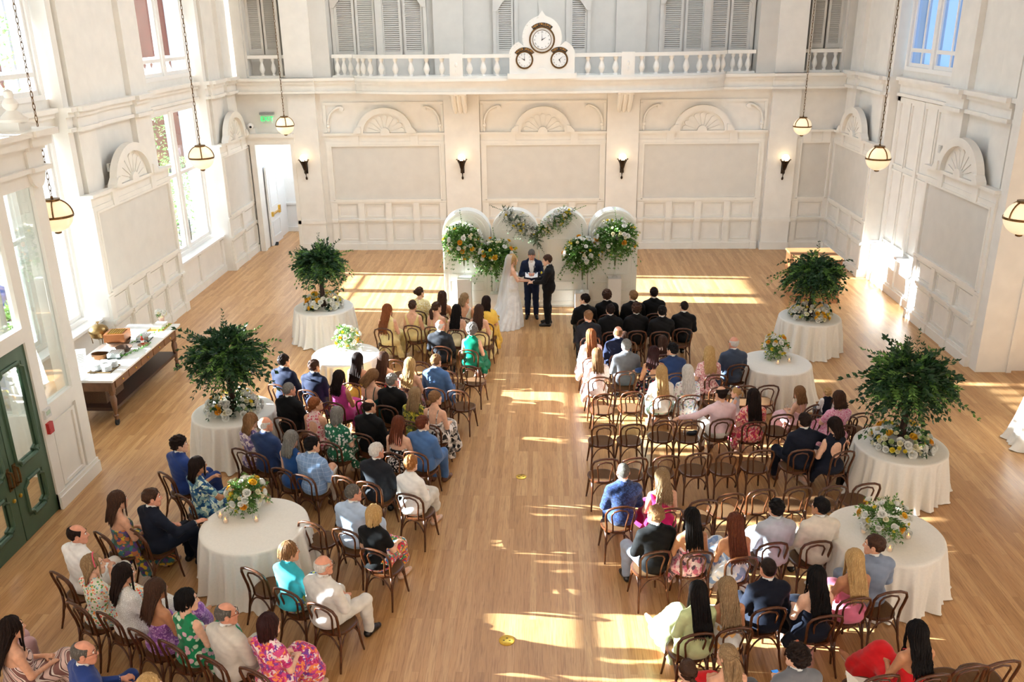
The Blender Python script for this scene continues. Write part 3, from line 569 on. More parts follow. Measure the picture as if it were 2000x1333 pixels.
for x,z,l in ((-7.42,2.5,'leftmost, on the left pilaster beside the doorway'),(-2.5,2.48,'second from left, left of the middle wall panel'),(2.45,2.46,'third from left, right of the middle wall panel'),(7.4,2.4,'rightmost, on the right pilaster')):
    t=thing('wall_sconce','torch sconce with a bright ball, '+l,'wall lamp',(x,YB,z),0,'torch wall sconces')
    k=M().ell((0,-.2,.5),(.115,.115,.115),20,14); part('globe',k,OPALW,t,True); k=M()
    k.lathe([(.01,-.2),(.035,-.17),(.03,-.12),(.012,-.09),(.014,-.02),(.03,0),(.014,.03),(.016,.1),(.05,.12),(.07,.2),(.09,.3),(.105,.4),(.11,.42)],(0,0,0),10); k.xf(lambda x,y,z:(x,y-.02-.3*(z+.2),z))
    for s in range(6):
        a=s*PI/3; k.tube([(.07*math.cos(a),-.19+.07*math.sin(a),.3),(.12*math.cos(a),-.19+.12*math.sin(a),.4),(.15*math.cos(a),-.2+.15*math.sin(a),.46),(.17*math.cos(a),-.2+.17*math.sin(a),.44)],.015,5)
    part('torch',k,mat('dark bronze','38291a',.45,.7),t,'auto'); k=M(); k.box(-.06,.06,-.03,0,.0,.34); k.box(-.02,.02,-.15,0,.18,.23); part('bracket',k,mat('dark bronze','38291a',.45,.7),t)
# ---------------------------------------------------------------- brass floor outlets
for p,r,l in (((1018,932),.085,'far'),((990,1252),.095,'near')):
    q=atz(*p); k=M(); k.lathe([(r,0),(r,.006),(r*.93,.01),(.001,.011)],(0,0,0),28); k2=M(); 
    for a,b in ((-.035,-.01),(.035,-.01),(0,.03)): k2.box(a-.012,a+.012,b-.006,b+.006,.01,.0125)
    t=thing('floor_outlet','round brass outlet plate in the aisle floor, the %s one'%l,'floor outlet',q,0,'brass floor outlets'); part('plate',k,BRASS,t,'auto'); part('slot',k2,BLACK,t)
# ---------------------------------------------------------------- bentwood chair
def make_chair():
    t=thing('bentwood_chair','dark bentwood chair','chair'); W=lambda m,nm:link(nm,m,t)
    k=M(); k.tube([(-.175,-.185,.45),(-.178,-.2,.56),(-.195,-.225,.68),(-.2,-.245,.77),(-.17,-.265,.84),(-.09,-.275,.873),(0,-.278,.88),(.09,-.275,.873),(.17,-.265,.84),(.2,-.245,.77),(.195,-.225,.68),(.178,-.2,.56),(.175,-.185,.45)],.0165,8); W(k.mesh('back_frame',DARKW,True),'back_frame')
    k=M(); k.tube([(-.085,-.19,.45),(-.09,-.2,.56),(-.112,-.22,.68),(-.115,-.235,.74),(-.085,-.247,.79),(0,-.252,.812),(.085,-.247,.79),(.115,-.235,.74),(.112,-.22,.68),(.09,-.2,.56),(.085,-.19,.45)],.012,7); W(k.mesh('inner_loop',DARKW,True),'inner_loop')
    k=M(); o=[]
    for a in np.linspace(0,2*PI,33)[:-1]:
        c,s=math.cos(a),math.sin(a); o.append((math.copysign(abs(c)**.8,c)*(.205+.01*s),math.copysign(abs(s)**.85,s)*.205))
    V=[];F=[]
    for sc_,z in ((.9,.425),(1,.43),(1.02,.445),(1,.46),(.9,.463)): V+= [(x*sc_,y*sc_,z) for x,y in o]
    for j in range(4):
        for q in range(32): F.append((j*32+q,j*32+(q+1)%32,(j+1)*32+(q+1)%32,(j+1)*32+q))
    k.add(V,F); se=link('seat',k.mesh('seat',DARKW,'auto'),t)
    k=M(); V=[(x*.9,y*.9,.462) for x,y in o]+[(x*.6,y*.6,.468) for x,y in o]+[(x*.9,y*.9,.43) for x,y in o]; k.add(V,[(q,(q+1)%32,32+(q+1)%32,32+q) for q in range(32)]+[tuple(range(32,64)),tuple(range(95,63,-1))]); link('seat_pad',k.mesh('seat_pad',SEATM,True),se)
    rl=M().tube([(.175,-.185,.46),(.178,-.19,.34),(.19,-.22,.16),(.205,-.265,0)],[.0165,.0165,.015,.012],8).mesh('leg',DARKW,True)
    rl2=M().tube([(-.175,-.185,.46),(-.178,-.19,.34),(-.19,-.22,.16),(-.205,-.265,0)],[.0165,.0165,.015,.012],8).mesh('leg',DARKW,True)
    f1=M().tube([(.15,.15,.44),(.158,.16,.3),(.175,.178,.12),(.188,.195,0)],[.02,.018,.015,.012],8).mesh('leg',DARKW,True); f2=M().tube([(-.15,.15,.44),(-.158,.16,.3),(-.175,.178,.12),(-.188,.195,0)],[.02,.018,.015,.012],8).mesh('leg',DARKW,True)
    for q in (rl,rl2,f1,f2): W(q,'leg')
    A=[(.18,-.2),(-.18,-.2),(-.16,.165),(.16,.165)]
    for i in range(4):
        a=A[i];b=A[(i+1)%4]; pts=[]
        for u in np.linspace(0,1,13):
            zz=.24+.185*min(1,(1-abs(2*u-1)**2.4)*1.0); f_=u; pts.append((a[0]+(b[0]-a[0])*f_,a[1]+(b[1]-a[1])*f_,zz))
        W(M().tube(pts,.0105,6).mesh('brace',DARKW,True),'brace')
    return t
CHAIR=make_chair(); NCH=[0]
def place_chair(x,y,yaw,label):
    NCH[0]+=1
    if NCH[0]==1: CHAIR.location=(x,y,0); CHAIR.rotation_euler=(0,0,yaw); CHAIR['label']=label; CHAIR['group']='bentwood chairs'; return CHAIR
    return dup(CHAIR,(x,y,0),yaw,label,'bentwood chairs')
# ---------------------------------------------------------------- flowers
LEAFD=leafmat('dark ruscus leaves','16331a','2f5527'); LEAFM=leafmat('mid green leaves','355f26','76a046'); LEAFO=leafmat('olive grey leaves','44543a','74825f')
def rose_mesh(nm,m1,seed,open_=1.0):
    rnd=random.Random(seed); k=M(); k.ell((0,0,.012),(.016,.016,.02),8,6)
    for ring,(n,R,tilt,hh) in enumerate(((4,.015,-.5,.04),(5,.023,-.1,.042),(6,.031,.35*open_,.04),(6,.038,.8*open_,.032))):
        for j in range(n):
            a=2*PI*(j+.5*ring)/n+rnd.uniform(-.15,.15); V=[]
            for u in range(4):
                h=u/3
                for v in (-1,-.4,.4,1):
                    an=a+v*PI/n*1.25*(.55+.45*math.sin(PI*(.25+.6*h))); r=R*(.35+.65*math.sin(h*PI*.5))*(1+tilt*.35*h*h); V.append((r*math.cos(an),r*math.sin(an),hh*h*(1-.22*tilt*h)+(.003 if abs(v)<.5 else 0)))
            F=[(u*4+v,u*4+v+1,(u+1)*4+v+1,(u+1)*4+v) for u in range(3) for v in range(3)]; k.add(V,F)
    return k.mesh(nm,m1,True)
def daisy_mesh(nm,m1,m2):
    k=M()
    for j in range(9):
        a=2*PI*j/9; c,s=math.cos(a),math.sin(a); w=.009; k.add([(0,0,.004),(.026*c-w*s,.026*s+w*c,.012),(.042*c,.042*s,.008),(.026*c+w*s,.026*s-w*c,.012)],[(0,3,2,1)])
    k.ell((0,0,.008),(.009,.009,.006),8,5,1); return k.mesh(nm,[m1,m2],True)
PW=mat('white petals','fbf8ee',.6,var=.03,scale=50); PC=mat('cream petals','f6edc9',.6,var=.04,scale=50); PY=mat('golden yellow petals','f2bd33',.55,var=.08,scale=50); PO=mat('orange petals','efa82c',.55,var=.08,scale=50); PL=mat('lemon petals','f7e04a',.55,var=.05,scale=50); PG=mat('pale green petals','cfdc9a',.6,var=.06,scale=50)
BLO={'white_rose':rose_mesh('white_rose',PW,1),'cream_rose':rose_mesh('cream_rose',PC,2),'yellow_rose':rose_mesh('yellow_rose',PY,3),'orange_rose':rose_mesh('orange_rose',PO,4),'lemon_ranunculus':rose_mesh('lemon_ranunculus',PL,5,.6),'green_hydrangea':rose_mesh('green_hydrangea',PG,6,.7),'white_daisy':daisy_mesh('white_daisy',PW,PL)}
def sprig(k,p,d,L,rnd,ll,lw,stem=True,droop=.5,n=9):
    p=Vector(p); d=Vector(d).normalized(); pts=[]
    for j in range(n+1):
        u=j/n; pts.append(p+d*L*u+Vector((0,0,-droop*L*u*u)))
    if stem: k.tube([pts[0],pts[n//2],pts[n]],[.004,.003,.0015],3)
    for j in range(1,n+1):
        t=(pts[j]-pts[j-1]).normalized(); side=t.cross(Vector((0,0,1))); side=side.normalized() if side.length>.05 else Vector((1,0,0)); up=side.cross(t)
        for s in (-1,1):
            dd=t*.75+side*s*rnd.uniform(.5,1)+up*rnd.uniform(-.35,.6); leaf(k,pts[j],rnd,ll*rnd.uniform(.7,1.2)*(1-.3*j/n),lw*rnd.uniform(.8,1.2),dd)
    leaf(k,pts[n],rnd,ll*.8,lw*.8,pts[n]-pts[n-1])
def blossoms(t,pts,rnd,mix,sz):
    names=list(mix); ws=[mix[a] for a in names]
    for p,n in pts:
        nm=rnd.choices(names,ws)[0]; q=Vector(n).to_track_quat('Z','Y').to_euler(); s=sz*rnd.uniform(.75,1.25)*(1.15 if nm in('white_rose','orange_rose','yellow_rose') else .8)
        link(nm,BLO[nm],t,p,q,s)
MIXA={'white_rose':40,'cream_rose':26,'yellow_rose':9,'orange_rose':4,'lemon_ranunculus':12,'white_daisy':12,'green_hydrangea':8}
def tiny(k,c,r,n,rnd,rad,hemi=False):
    for _ in range(n):
        v=Vector((rnd.gauss(0,1),rnd.gauss(0,1),rnd.gauss(0,1))).normalized()
        if hemi: v.z=abs(v.z)
        q=rnd.uniform(.85,1.12); k.ell((c[0]+v.x*r[0]*q,c[1]+v.y*r[1]*q,c[2]+v.z*r[2]*q),(rad,)*3,5,4)
def bouquet(name,label,cat,loc,r,nb,ns,seed,mix=MIXA,hemi=False,lm=LEAFM,group=None,base=None,sz=1.,ll=.07,lw=.022,out=1.15,ring=0.,cz=0.,tinyn=40):
    """rounded flower mass: r = half sizes, cz = height of its centre above loc"""
    rnd=random.Random(seed); t=thing(name,label,cat,loc,0,group); k=M(); R=Vector(r)
    for _ in range(ns):
        v=Vector((rnd.gauss(0,1),rnd.gauss(0,1),rnd.gauss(0,.9))).normalized()
        if hemi: v.z=abs(v.z)*rnd.uniform(.1,1)
        s0=.35+ring*.4; p=Vector((v.x*R.x,v.y*R.y,v.z*R.z))*s0; L=R.length*.58*rnd.uniform(.62,1.05)*(1-s0*.35)*out
        sprig(k,(p.x,p.y,cz+p.z),(v.x*R.x,v.y*R.y,v.z*R.z+.02),L,rnd,ll,lw,True,rnd.uniform(.05,.45),7)
    part('foliage',k,lm,t); pts=[]; tries=0
    while len(pts)<nb and tries<nb*40:
        tries+=1; v=Vector((rnd.gauss(0,1),rnd.gauss(0,1),rnd.gauss(0,1))).normalized()
        if hemi and v.z<.0: v.z=-v.z
        if ring and v.z>.85: continue
        q=rnd.uniform(.95,1.12); p=Vector((v.x*R.x*q,v.y*R.y*q,cz+v.z*R.z*q))
        if all((p-o).length>.045*sz for o,_ in pts): pts.append((p,Vector((v.x,v.y,v.z+.15))))
    blossoms(t,pts,rnd,mix,sz)
    if tinyn:
        k=M(); tiny(k,(0,0,cz),r,tinyn,rnd,.011*sz,hemi); o=part('small_buds',k,PW,t); o['kind']='stuff'
    return t
# ---------------------------------------------------------------- round tables
def cloth(label,c,R,seed):
    rnd=random.Random(seed); n=300; k=M(); V=[];F=[]; ph=[rnd.uniform(0,6.28) for _ in range(6)]; tilt=rnd.uniform(0,6.28)
    rows=[(0,.0,.765),(1,.5,.765),(2,.93,.765),(3,.985,.763),(4,1.0,.752),(5,1.004,.72),(6,1.01,.6),(7,1.03,.45),(8,1.055,.3),(9,1.085,.15),(10,1.12,.05),(11,1.15,.012)]
    for j,q,z in rows:
        for i in range(n):
            a=2*PI*i/n; g=max(0,(.75-z)/.75); w=.8*math.sin(14*a+ph[0]+1.3*math.sin(3*a+ph[1]))+.7*math.sin(23*a+ph[2]+1.5*math.sin(2*a+ph[3]))+.4*math.sin(37*a+ph[4]); w=max(-1,min(1.2,w*.85)); w=w*abs(w)**.15 if 0 else w
            r=R*q+g**.7*.08*w+(g**3)*.07*math.sin(2*a+tilt); zz=z if j<11 else .008+.018*max(0,w)*.6
            V.append((r*math.cos(a),r*math.sin(a),zz))
    for j in range(len(rows)-1):
        for i in range(n): F.append((j*n+i,j*n+(i+1)%n,(j+1)*n+(i+1)%n,(j+1)*n+i))
    k.add(V,F); return one('tablecloth',k,CLOTH,label,'tablecloth','floor length ivory tablecloths',True,loc=(c[0],c[1],0))
def mid(a,b,z=.765): p=(atz(*a,z)+atz(*b,z))/2; return p
TT1=mid((575,598),(690,600)); TT2=mid((376,805),(537,800)); T1=mid((392,1030),(600,1020)); T2=mid((612,690),(740,695))
TT3=mid((1524,610),(1641,628)); TT4=mid((1674,850),(1848,890)); T3=mid((1452,702),(1580,714)); T4=mid((1625,1015),(1838,1072))
TABS=[(TT1,.68,'far left table with the leafy tree'),(TT2,.69,'middle left table with the leafy tree'),(T1,.7,'near left table with a low centrepiece'),(T2,.67,'far left table with a low centrepiece'),(TT3,.66,'far right table with the leafy tree'),(TT4,.68,'near right table with the leafy tree'),(T3,.66,'far right table with a low centrepiece'),(T4,.72,'near right table with a low centrepiece')]
for i,(c,R,l) in enumerate(TABS): cloth('ivory floor length cloth on the '+l,c,R,i)
cloth('ivory floor length cloth cut off by the right picture edge',(8.85,13.75),.68,31)
FL=mat('candle flame','ffd28a',.5,emit='ffb050',es=6,var=0); WAX=mat('candle wax','fbe9d0',.5,emit='ffb070',es=.35,var=0)
k=M(); k.lathe([(.028,0),(.036,.012),(.043,.06),(.046,.1),(.042,.1),(.039,.06),(.03,.014),(.002,.012)],(0,0,0),14,cap=False); VG=k.mesh('glass_cup',CLEAR,True); VW=M().lathe([(.027,.013),(.027,.045),(.002,.048)],(0,0,0),12).mesh('candle',WAX,True); VF=M().ell((0,0,.062),(.007,.007,.016),8,6).mesh('flame',FL,True)
def votive(p,label,z=.766,s=1.):
    t=thing('votive_candle',label,'candle',(p[0],p[1],z),0,'votive candles'); t.scale=(s,)*3; link('glass_cup',VG,t); c=link('candle',VW,t); link('flame',VF,c)
for px,l in (((431,1012),'left of the flowers on the near left table'),((441,1022),'in front of the flowers on the near left table'),((501,1020),'right front of the flowers on the near left table'),((524,983),'behind right of the flowers on the near left table')): votive(atz(*px,.766),'lit glass votive '+l)
for px,l in (((1686,1042),'left of the flowers on the near right table'),((1773,1053),'right of the flowers on the near right table'),((1737,1078),'in front of the flowers on the near right table')): votive(atz(*px,.766),'lit glass votive '+l)
for px,l in (((1519,712),'in front of the flowers on the far right low table'),((1541,708),'right of the flowers on the far right low table'),((705,686),'right of the flowers on the far left low table')): votive(atz(*px,.766),'lit glass votive '+l)
k=M(); k.lathe([(.05,0),(.06,.01),(.03,.03),(.04,.06),(.1,.12),(.105,.12),(.09,.1)],(0,0,0),16,cap=False); BW=k.mesh('bowl',CLEAR,True)
def centre(c,px,seed,label,r=(.24,.24,.2),nb=62):
    p=atz(*px,.98); t=bouquet('flower_centrepiece',label,'flower arrangement',(p[0],p[1],.766),r,nb,60,seed,hemi=False,cz=.24,group='low flower centrepieces',lm=LEAFM,tinyn=40,sz=.85); link('vase',BW,t)
centre(T1,(482,968),11,'low white and yellow flowers on the near left table'); centre(T2,(678,659),12,'low sunlit flowers on the far left low table',(.22,.22,.19)); centre(T3,(1515,678),13,'low sunlit flowers on the far right low table',(.22,.22,.2)); centre(T4,(1728,1013),14,'low white and orange flowers on the near right table',(.27,.27,.2))
def tree(c,top,seed,lab,rx=.6,rz=.45):
    cz=top; rnd=random.Random(seed); t=thing('leafy_tree_centrepiece','tall leafy tree centrepiece on the '+lab,'tree centrepiece',(c[0],c[1],.766),0,'leafy tree centrepieces')
    k=M(); 
    for q in range(5):
        a=q*1.26; k.tube([(.035*math.cos(a),.035*math.sin(a),0),(.03*math.cos(a+.6),.03*math.sin(a+.6),cz*.3),(.03*math.cos(a+1.2),.03*math.sin(a+1.2),cz*.55),(.16*math.cos(a+1.5),.16*math.sin(a+1.5),cz*.95)],[.032,.026,.024,.012],6)
    part('trunk',k,mat('dark bark','3a2417',.85,var=.2),t); ms=[M(),M(),M()]
    for q in range(330):
        v=Vector((rnd.gauss(0,1),rnd.gauss(0,1),rnd.gauss(0,.85))).normalized(); s0=rnd.uniform(.15,.55); p=(v.x*rx*s0,v.y*rx*s0,cz+v.z*rz*s0); lg=rnd.random()<.13
        L=rx*(rnd.uniform(.38,.6) if not lg else rnd.uniform(.7,.98)); d=(v.x,v.y,v.z*.75+.16); big=q%3==1
        sprig(ms[0] if q%3<2 else ms[1],p,d,L,rnd,.1 if not big else .14,.034 if not big else .062,True,rnd.uniform(.1,.75),9 if not big else 6)
    sprig(ms[0],(0,0,cz+rz*.5),(.05,0,1),rz*.9,rnd,.07,.024,True,0,9)
    for q in range(8):
        a=rnd.random()*6.28; r0=rx*rnd.uniform(.35,.7); sprig(ms[2],(r0*math.cos(a),r0*math.sin(a),cz-rz*.25),(.35*math.cos(a),.35*math.sin(a),-.8),rnd.uniform(.25,.5),rnd,.05,.016,True,.1,10)
    part('foliage',ms[0],LEAFD,t); part('foliage',ms[1],LEAFM,t)['label']='lighter green sprays'; part('trailing_vine',ms[2],LEAFO,t)
    u=bouquet('flower_ring','ring of white and yellow flowers at the foot of the tree, '+lab,'flower arrangement',(c[0],c[1],.766),(.41,.41,.27),95,60,seed+50,hemi=True,cz=.04,group='flower rings under the trees',lm=LEAFD,ring=.5,sz=1.05,tinyn=50,out=.7)
    for q in range(3):
        a=rnd.random()*6.28; r0=rx*.55; g=thing('hanging_tealight','small glass tealight globe hanging in the tree, '+lab,'tealight',(c[0]+r0*math.cos(a),c[1]+r0*math.sin(a),.766+cz-rz*rnd.uniform(.5,.75)),0,'glass tealights in the tree on the '+lab)
        e=M().ell((0,0,0),(.05,.05,.055),12,8); part('glass_globe',e,CLEAR,g,True); e=M().lathe([(.02,-.04),(.02,-.02),(.002,-.019)],(0,0,0),8); part('candle',e,WAX,g); e=M().ell((0,0,-.008),(.006,.006,.012),6,5); part('flame',e,FL,g); e=M().tube([(0,0,.055),(0,0,.3)],.002,4); part('wire',e,IRON,g)
tree(TT1,1.08,21,'far left table',.6,.46); tree(TT2,1.04,22,'middle left table',.66,.54); tree(TT3,1.0,23,'far right table',.66,.48); tree(TT4,1.08,24,'near right table',.7,.56)
# ---------------------------------------------------------------- arched backdrop
AY=21.55
def archpanel(x0,x1,label,H=2.52):
    W=x1-x0; c=0; R=W/2; zs=H-R*.97; t=thing('arched_backdrop',label,'backdrop',((x0+x1)/2,AY,0),0,'arched backdrop panels'); f=lambda u,v,tt:(u,tt,v)
    o=[(-R,0),(R,0),(R,zs)]+arc(R,0,PI,28,0,zs,H-zs)[1:-1]+[(-R,zs)]; k=M(); k.ext(o,f,.4); part('body',k,mat('backdrop paint','f4f2e8',.5,var=.015),t); k=M(); g=lambda u,v,tt:(u,-tt,v)
    def rect(a,b,z0,z1,w=.03,tt=.022):
        for q in ((a,b,z0,z0+w),(a,b,z1-w,z1),(a,a+w,z0+w,z1-w),(b-w,b,z0+w,z1-w)): k.ext([(q[0],q[2]),(q[1],q[2]),(q[1],q[3]),(q[0],q[3])],g,tt)
    m_=.2; rect(-R+m_,R-m_,.86,1.8); rect(-R+m_,R-m_,.42,.68); rect(-R+.03,R-.03,.04,.16,.02,.02)
    for q in ((R-.03,.015),(R-.11,.02)):
        a=arc(q[0],0,PI,24,0,zs,(H-zs)-(R-q[0])); b=arc(q[0]-.03,0,PI,24,0,zs,(H-zs)-(R-q[0])-.03)
        for i in range(24): k.ext([a[i],a[i+1],b[i+1],b[i]],g,q[1])
        for s in (-1,1): k.ext([(s*q[0],.16),(s*q[0],zs),(s*(q[0]-.03),zs),(s*(q[0]-.03),.16)],g,q[1])
    rr_=R-.24; zb=2.0; hh=H-.24-zb; a=arc(rr_,0,PI,24,0,zb,hh); b=arc(rr_-.035,0,PI,24,0,zb+.03,hh-.06)
    for i in range(24): k.ext([a[i],a[i+1],b[i+1],b[i]],g,.022)
    k.ext([(-rr_,zb),(rr_,zb),(rr_,zb+.03),(-rr_,zb+.03)],g,.022); k.ext([(-R,1.915),(R,1.915),(R,1.925),(-R,1.925)],g,.004); part('moulding',k,mat('backdrop moulding','f3f2e8',.5,var=.01),t)
for a,b,l in ((-2.53,-1.31,'leftmost cream arched backdrop panel behind the tall white pedestal'),(-1.29,-.11,'second cream arched backdrop panel from the left, behind the bride'),(-.09,1.13,'third cream arched backdrop panel from the left, behind the groom'),(1.15,2.38,'rightmost cream arched backdrop panel behind the tall pedestal')): archpanel(a,b,l)
def pedestal(px0,px1,py,ztop,label,n):
    a=atz(px0,py); b=atz(px1,py); y=min(a[1],21.13); x0,x1=a[0],b[0]; k=M(); w=x1-x0
    y=y+w/2; k.box(x0,x1,y-w/2,y+w/2,0,ztop); o=one('pedestal',k,WHITE,label,'pedestal','white flower pedestals'); return ((x0+x1)/2,y,ztop)
P1=pedestal(896,922,606,.86,'tall white pedestal at the left, behind the bridesmaids',1); P2=pedestal(958,981,609,.46,'low white pedestal left of the bride',2); P3=pedestal(1123,1150,608,.48,'low white pedestal behind the front groomsman',3); P4=pedestal(1186,1211,606,.86,'tall white pedestal at the right, behind the groomsmen',4)
def vase(p,seed,label,vl,bz,r,nb=98):
    t=thing('trumpet_vase',vl,'vase',p,0,'glass trumpet vases'); k=M(); h=.86
    k.lathe([(.075,0),(.07,.02),(.025,.06),(.03,.1),(.018,.15),(.022,.3),(.04,.55),(.075,h),(.07,h),(.036,.55),(.016,.3)],(0,0,0),16,cap=False); part('glass_body',k,CLEAR,t,True); k=M().lathe([(.012,.3),(.034,.55),(.066,.84)],(0,0,0),10); part('stems',k,leafmat('vase stems','2a4a1c','55702c',0),t)
    u=bouquet('vase_flowers',label,'flower arrangement',(p[0],p[1]-.14,p[2]+.8),r,nb,230,seed,cz=bz,group='flowers in the trumpet vases',lm=LEAFM,sz=1.02,tinyn=200,ll=.1,lw=.042,out=.92)
    k=M(); rnd=random.Random(seed)
    for q in range(14):
        a=rnd.random()*6.28; sprig(k,(.12*math.cos(a),.12*math.sin(a),bz*.6),(math.cos(a),math.sin(a),-.2),.5,rnd,.07,.026,True,.8,9)
    sprig(k,(0,0,bz+r[2]*.6),(-.1,0,1),.45,rnd,.06,.024,True,0,9); part('trailing_greens',k,LEAFM,u)
vase(P1,31,'round mass of sunlit white flowers in the vase on the left tall pedestal','glass trumpet vase on the left tall pedestal',.22,(.44,.3,.42)); vase(P2,32,'round mass of white and orange flowers beside the bride','glass trumpet vase on the low pedestal left of the bride',.2,(.5,.32,.4)); vase(P3,33,'round mass of white and yellow flowers right of the groom','glass trumpet vase on the low pedestal right of the groom',.26,(.46,.3,.38)); vase(P4,34,'round mass of sunlit white flowers above the right tall pedestal','glass trumpet vase on the right tall pedestal',.26,(.52,.3,.42))
def swag(pts,seed,label):
    rnd=random.Random(seed); t=thing('flower_swag',label,'flower arrangement',(pts[0][0],AY-.06,pts[0][1]),0,'flower swags on the arches'); k=M(); bl=[]; P=[Vector((x-pts[0][0],0,z-pts[0][1])) for x,z,_ in pts]; n=60
    for i in range(n):
        u=i/(n-1)*(len(P)-1); j=min(int(u),len(P)-2); f_=u-j; c=P[j].lerp(P[j+1],f_); r=pts[j][2]*(1-f_)+pts[j+1][2]*f_; d=(P[j+1]-P[j]).normalized()
        for q in range(2): 
            v=Vector((rnd.uniform(-1,1),-abs(rnd.gauss(0,.6)),rnd.uniform(-1,1))).normalized(); sprig(k,c,v+d*rnd.uniform(-.3,.9),r*rnd.uniform(.8,1.5)+.06,rnd,.06,.022,True,.2,6)
        if r>.12:
            for q in range(3): v=Vector((rnd.uniform(-1,1),-rnd.uniform(.2,.9),rnd.uniform(-1,1))).normalized(); p=c+Vector((v.x*r,v.y*r,v.z*r)); bl.append((p,v))
    sprig(k,P[0],P[0]-P[1],.34,rnd,.06,.022,True,0,8); sprig(k,P[-1],P[-1]-P[-2],.34,rnd,.06,.02,True,.1,8); part('foliage',k,LEAFO if seed%2 else LEAFM,t); sel=[]
    for p,v in bl:
        if all((p-o).length>.05 for o,_ in sel): sel.append((p,v))
    blossoms(t,sel[:96],rnd,{'white_rose':50,'cream_rose':25,'lemon_ranunculus':15,'white_daisy':15},1.0)
swag([(-.98,2.52,.06),(-.74,2.42,.2),(-.52,2.2,.22),(-.3,2.02,.14),(-.12,1.72,.05)],41,'left white flower swag slanting across the second arch')
swag([(.72,2.5,.1),(.52,2.42,.18),(.28,2.26,.19),(.08,2.12,.14),(-.06,2.02,.06)],42,'right white flower swag slanting across the third arch')
# ---------------------------------------------------------------- serving cart
ct=thing('serving_cart','walnut serving cart with a white top along the left wall','cart',(-8.3,15.9,0)); k=M(); k.box(-.53,.53,-1.55,1.55,.9,.93); k.box(-.55,.55,-1.57,1.57,.93,.955); part('top',k,mat('white cart top','f3f1ec',.35,var=.01),ct)
k=M(); k.box(-.47,.47,-1.48,1.48,.7,.9); part('apron',k,WOODC,ct); k=M(); k.box(-.45,.45,-1.45,1.45,.3,.36); part('shelf',k,WOODD,ct); lm_=M().lathe([(.03,.1),(.035,.16),(.05,.2),(.03,.22),(.04,.3),(.062,.52),(.05,.58),(.035,.6),(.055,.62),(.055,.64),(.065,.66),(.065,.9)],(0,0,0),14).mesh('leg',WOODC,'auto'); wl=M().lathe([(.06,-.02),(.065,-.012),(.065,.012),(.06,.02)],(0,0,0),16); wl.xf(lambda x,y,z:(z,x,y+.065)); wl.box(-.03,.03,-.02,.02,.06,.12); wlm=wl.mesh('caster',BLACK,'auto')
for x in (-.42,.42):
    for y in (-1.42,1.42): g=link('leg',lm_,ct,(x,y,0)); link('caster',wlm,g)
dk=M(); dk.box(0,.025,-.26,.26,-.075,.075); dkm=dk.mesh('drawer',WOODC); kb=M().ell((.04,0,0),(.016,.016,.016),8,6).mesh('knob',BRASS,True)
for y in np.linspace(-1.1,1.1,5): g=link('drawer',dkm,ct,(.465,float(y),.8)); link('knob',kb,g)
def cartpt(px,py,z=.955): p=atz(px,py,z); return p
k=M(); 
def rounded(m,x,y,r,z0,z1,n=18,i=0): m.lathe([(r*.75,z0),(r*.9,z0+.01),(r,z1),(r*.96,z1),(r*.85,z0+.02),(.002,z0+.02)],(x,y,0),n,i,cap=False)
tp=cartpt(205,722); k=M(); k.box(-.24,.2,-.2,.22,0,.012); k.box(-.24,.2,.205,.22,.012,.025); k.box(-.24,.2,-.2,-.185,.012,.025); one('plate_tray',k,mat('dark bronze tray','6a5432',.4,.6),'bronze tray under the plate stacks','tray',loc=(tp[0],tp[1],.955))
plm=M().lathe([(.05,0),(.085,.014),(.087,.017),(.08,.017),(.05,.006),(.002,.005)],(0,0,0),20,cap=False).mesh('plate',mat('white china','f7f6f3',.25,var=.01),True)
for si,(dx,dy,nn,l) in enumerate(((-.12,-.08,9,'near left stack'),(.09,-.1,8,'near right stack'),(-.07,.12,8,'far left stack'),(.12,.1,9,'far right stack'))):
    for q in range(nn): tag(link('plate',plm,None,(tp[0]+dx,tp[1]+dy,.967+q*.0135)),'white china plate in the %s of plates on the cart'%l,'plate','plates in the %s'%l)
p=cartpt(157,722); k=M(); 
ms_=thing('menu_card','white menu card on a small easel at the near end of the cart','card',(p[0],p[1]+.05,.955),.35); k.box(-.1,.1,0,.008,.02,.33); k.xf(lambda x,y,z:(x,y+.45*z,z)); part('card',k,mat('white card','f8f6f2',.6,var=.005),ms_); k=M()
for q in range(7): k.box(-.06+.01*(q%3),.06-.012*(q%2),-.003,.0,.1+q*.022,.105+q*.022)
k.xf(lambda x,y,z:(x,y+.45*z,z)); part('print_lines',k,mat('grey print','9a9890',.7),ms_); k=M(); k.tube([(-.09,-.04,0),(0,.02,.03),(-.03,.2,.28)],.006,5); k.tube([(.09,-.04,0),(0,.02,.03),(.03,.2,.28)],.006,5); part('easel',k,BRONZE,ms_)
p=cartpt(197,668,.955); cf=thing('chafing_dish','round brass chafing dish with domed lid on a stand','chafing dish',(p[0],p[1],.955)); BR2=mat('antique brass','8d7247',.32,.85,var=.1); k=M().lathe([(.13,.1),(.17,.13),(.185,.22),(.2,.225),(.2,.235)],(0,0,0),24); part('pan',k,BR2,cf,'auto'); k=M().ell((0,0,.235),(.185,.185,.14),24,10,0,0.0,1.0); k.lathe([(.012,.37),(.012,.4),(.03,.41),(.03,.43)],(0,0,0),10); part('lid',k,BR2,cf,'auto'); k=M()
for a in range(4): k.tube([(.15*math.cos(a*PI/2+.7),.15*math.sin(a*PI/2+.7),0),(.16*math.cos(a*PI/2+.7),.16*math.sin(a*PI/2+.7),.16)],.009,6)
part('stand_leg',k,BR2,cf)
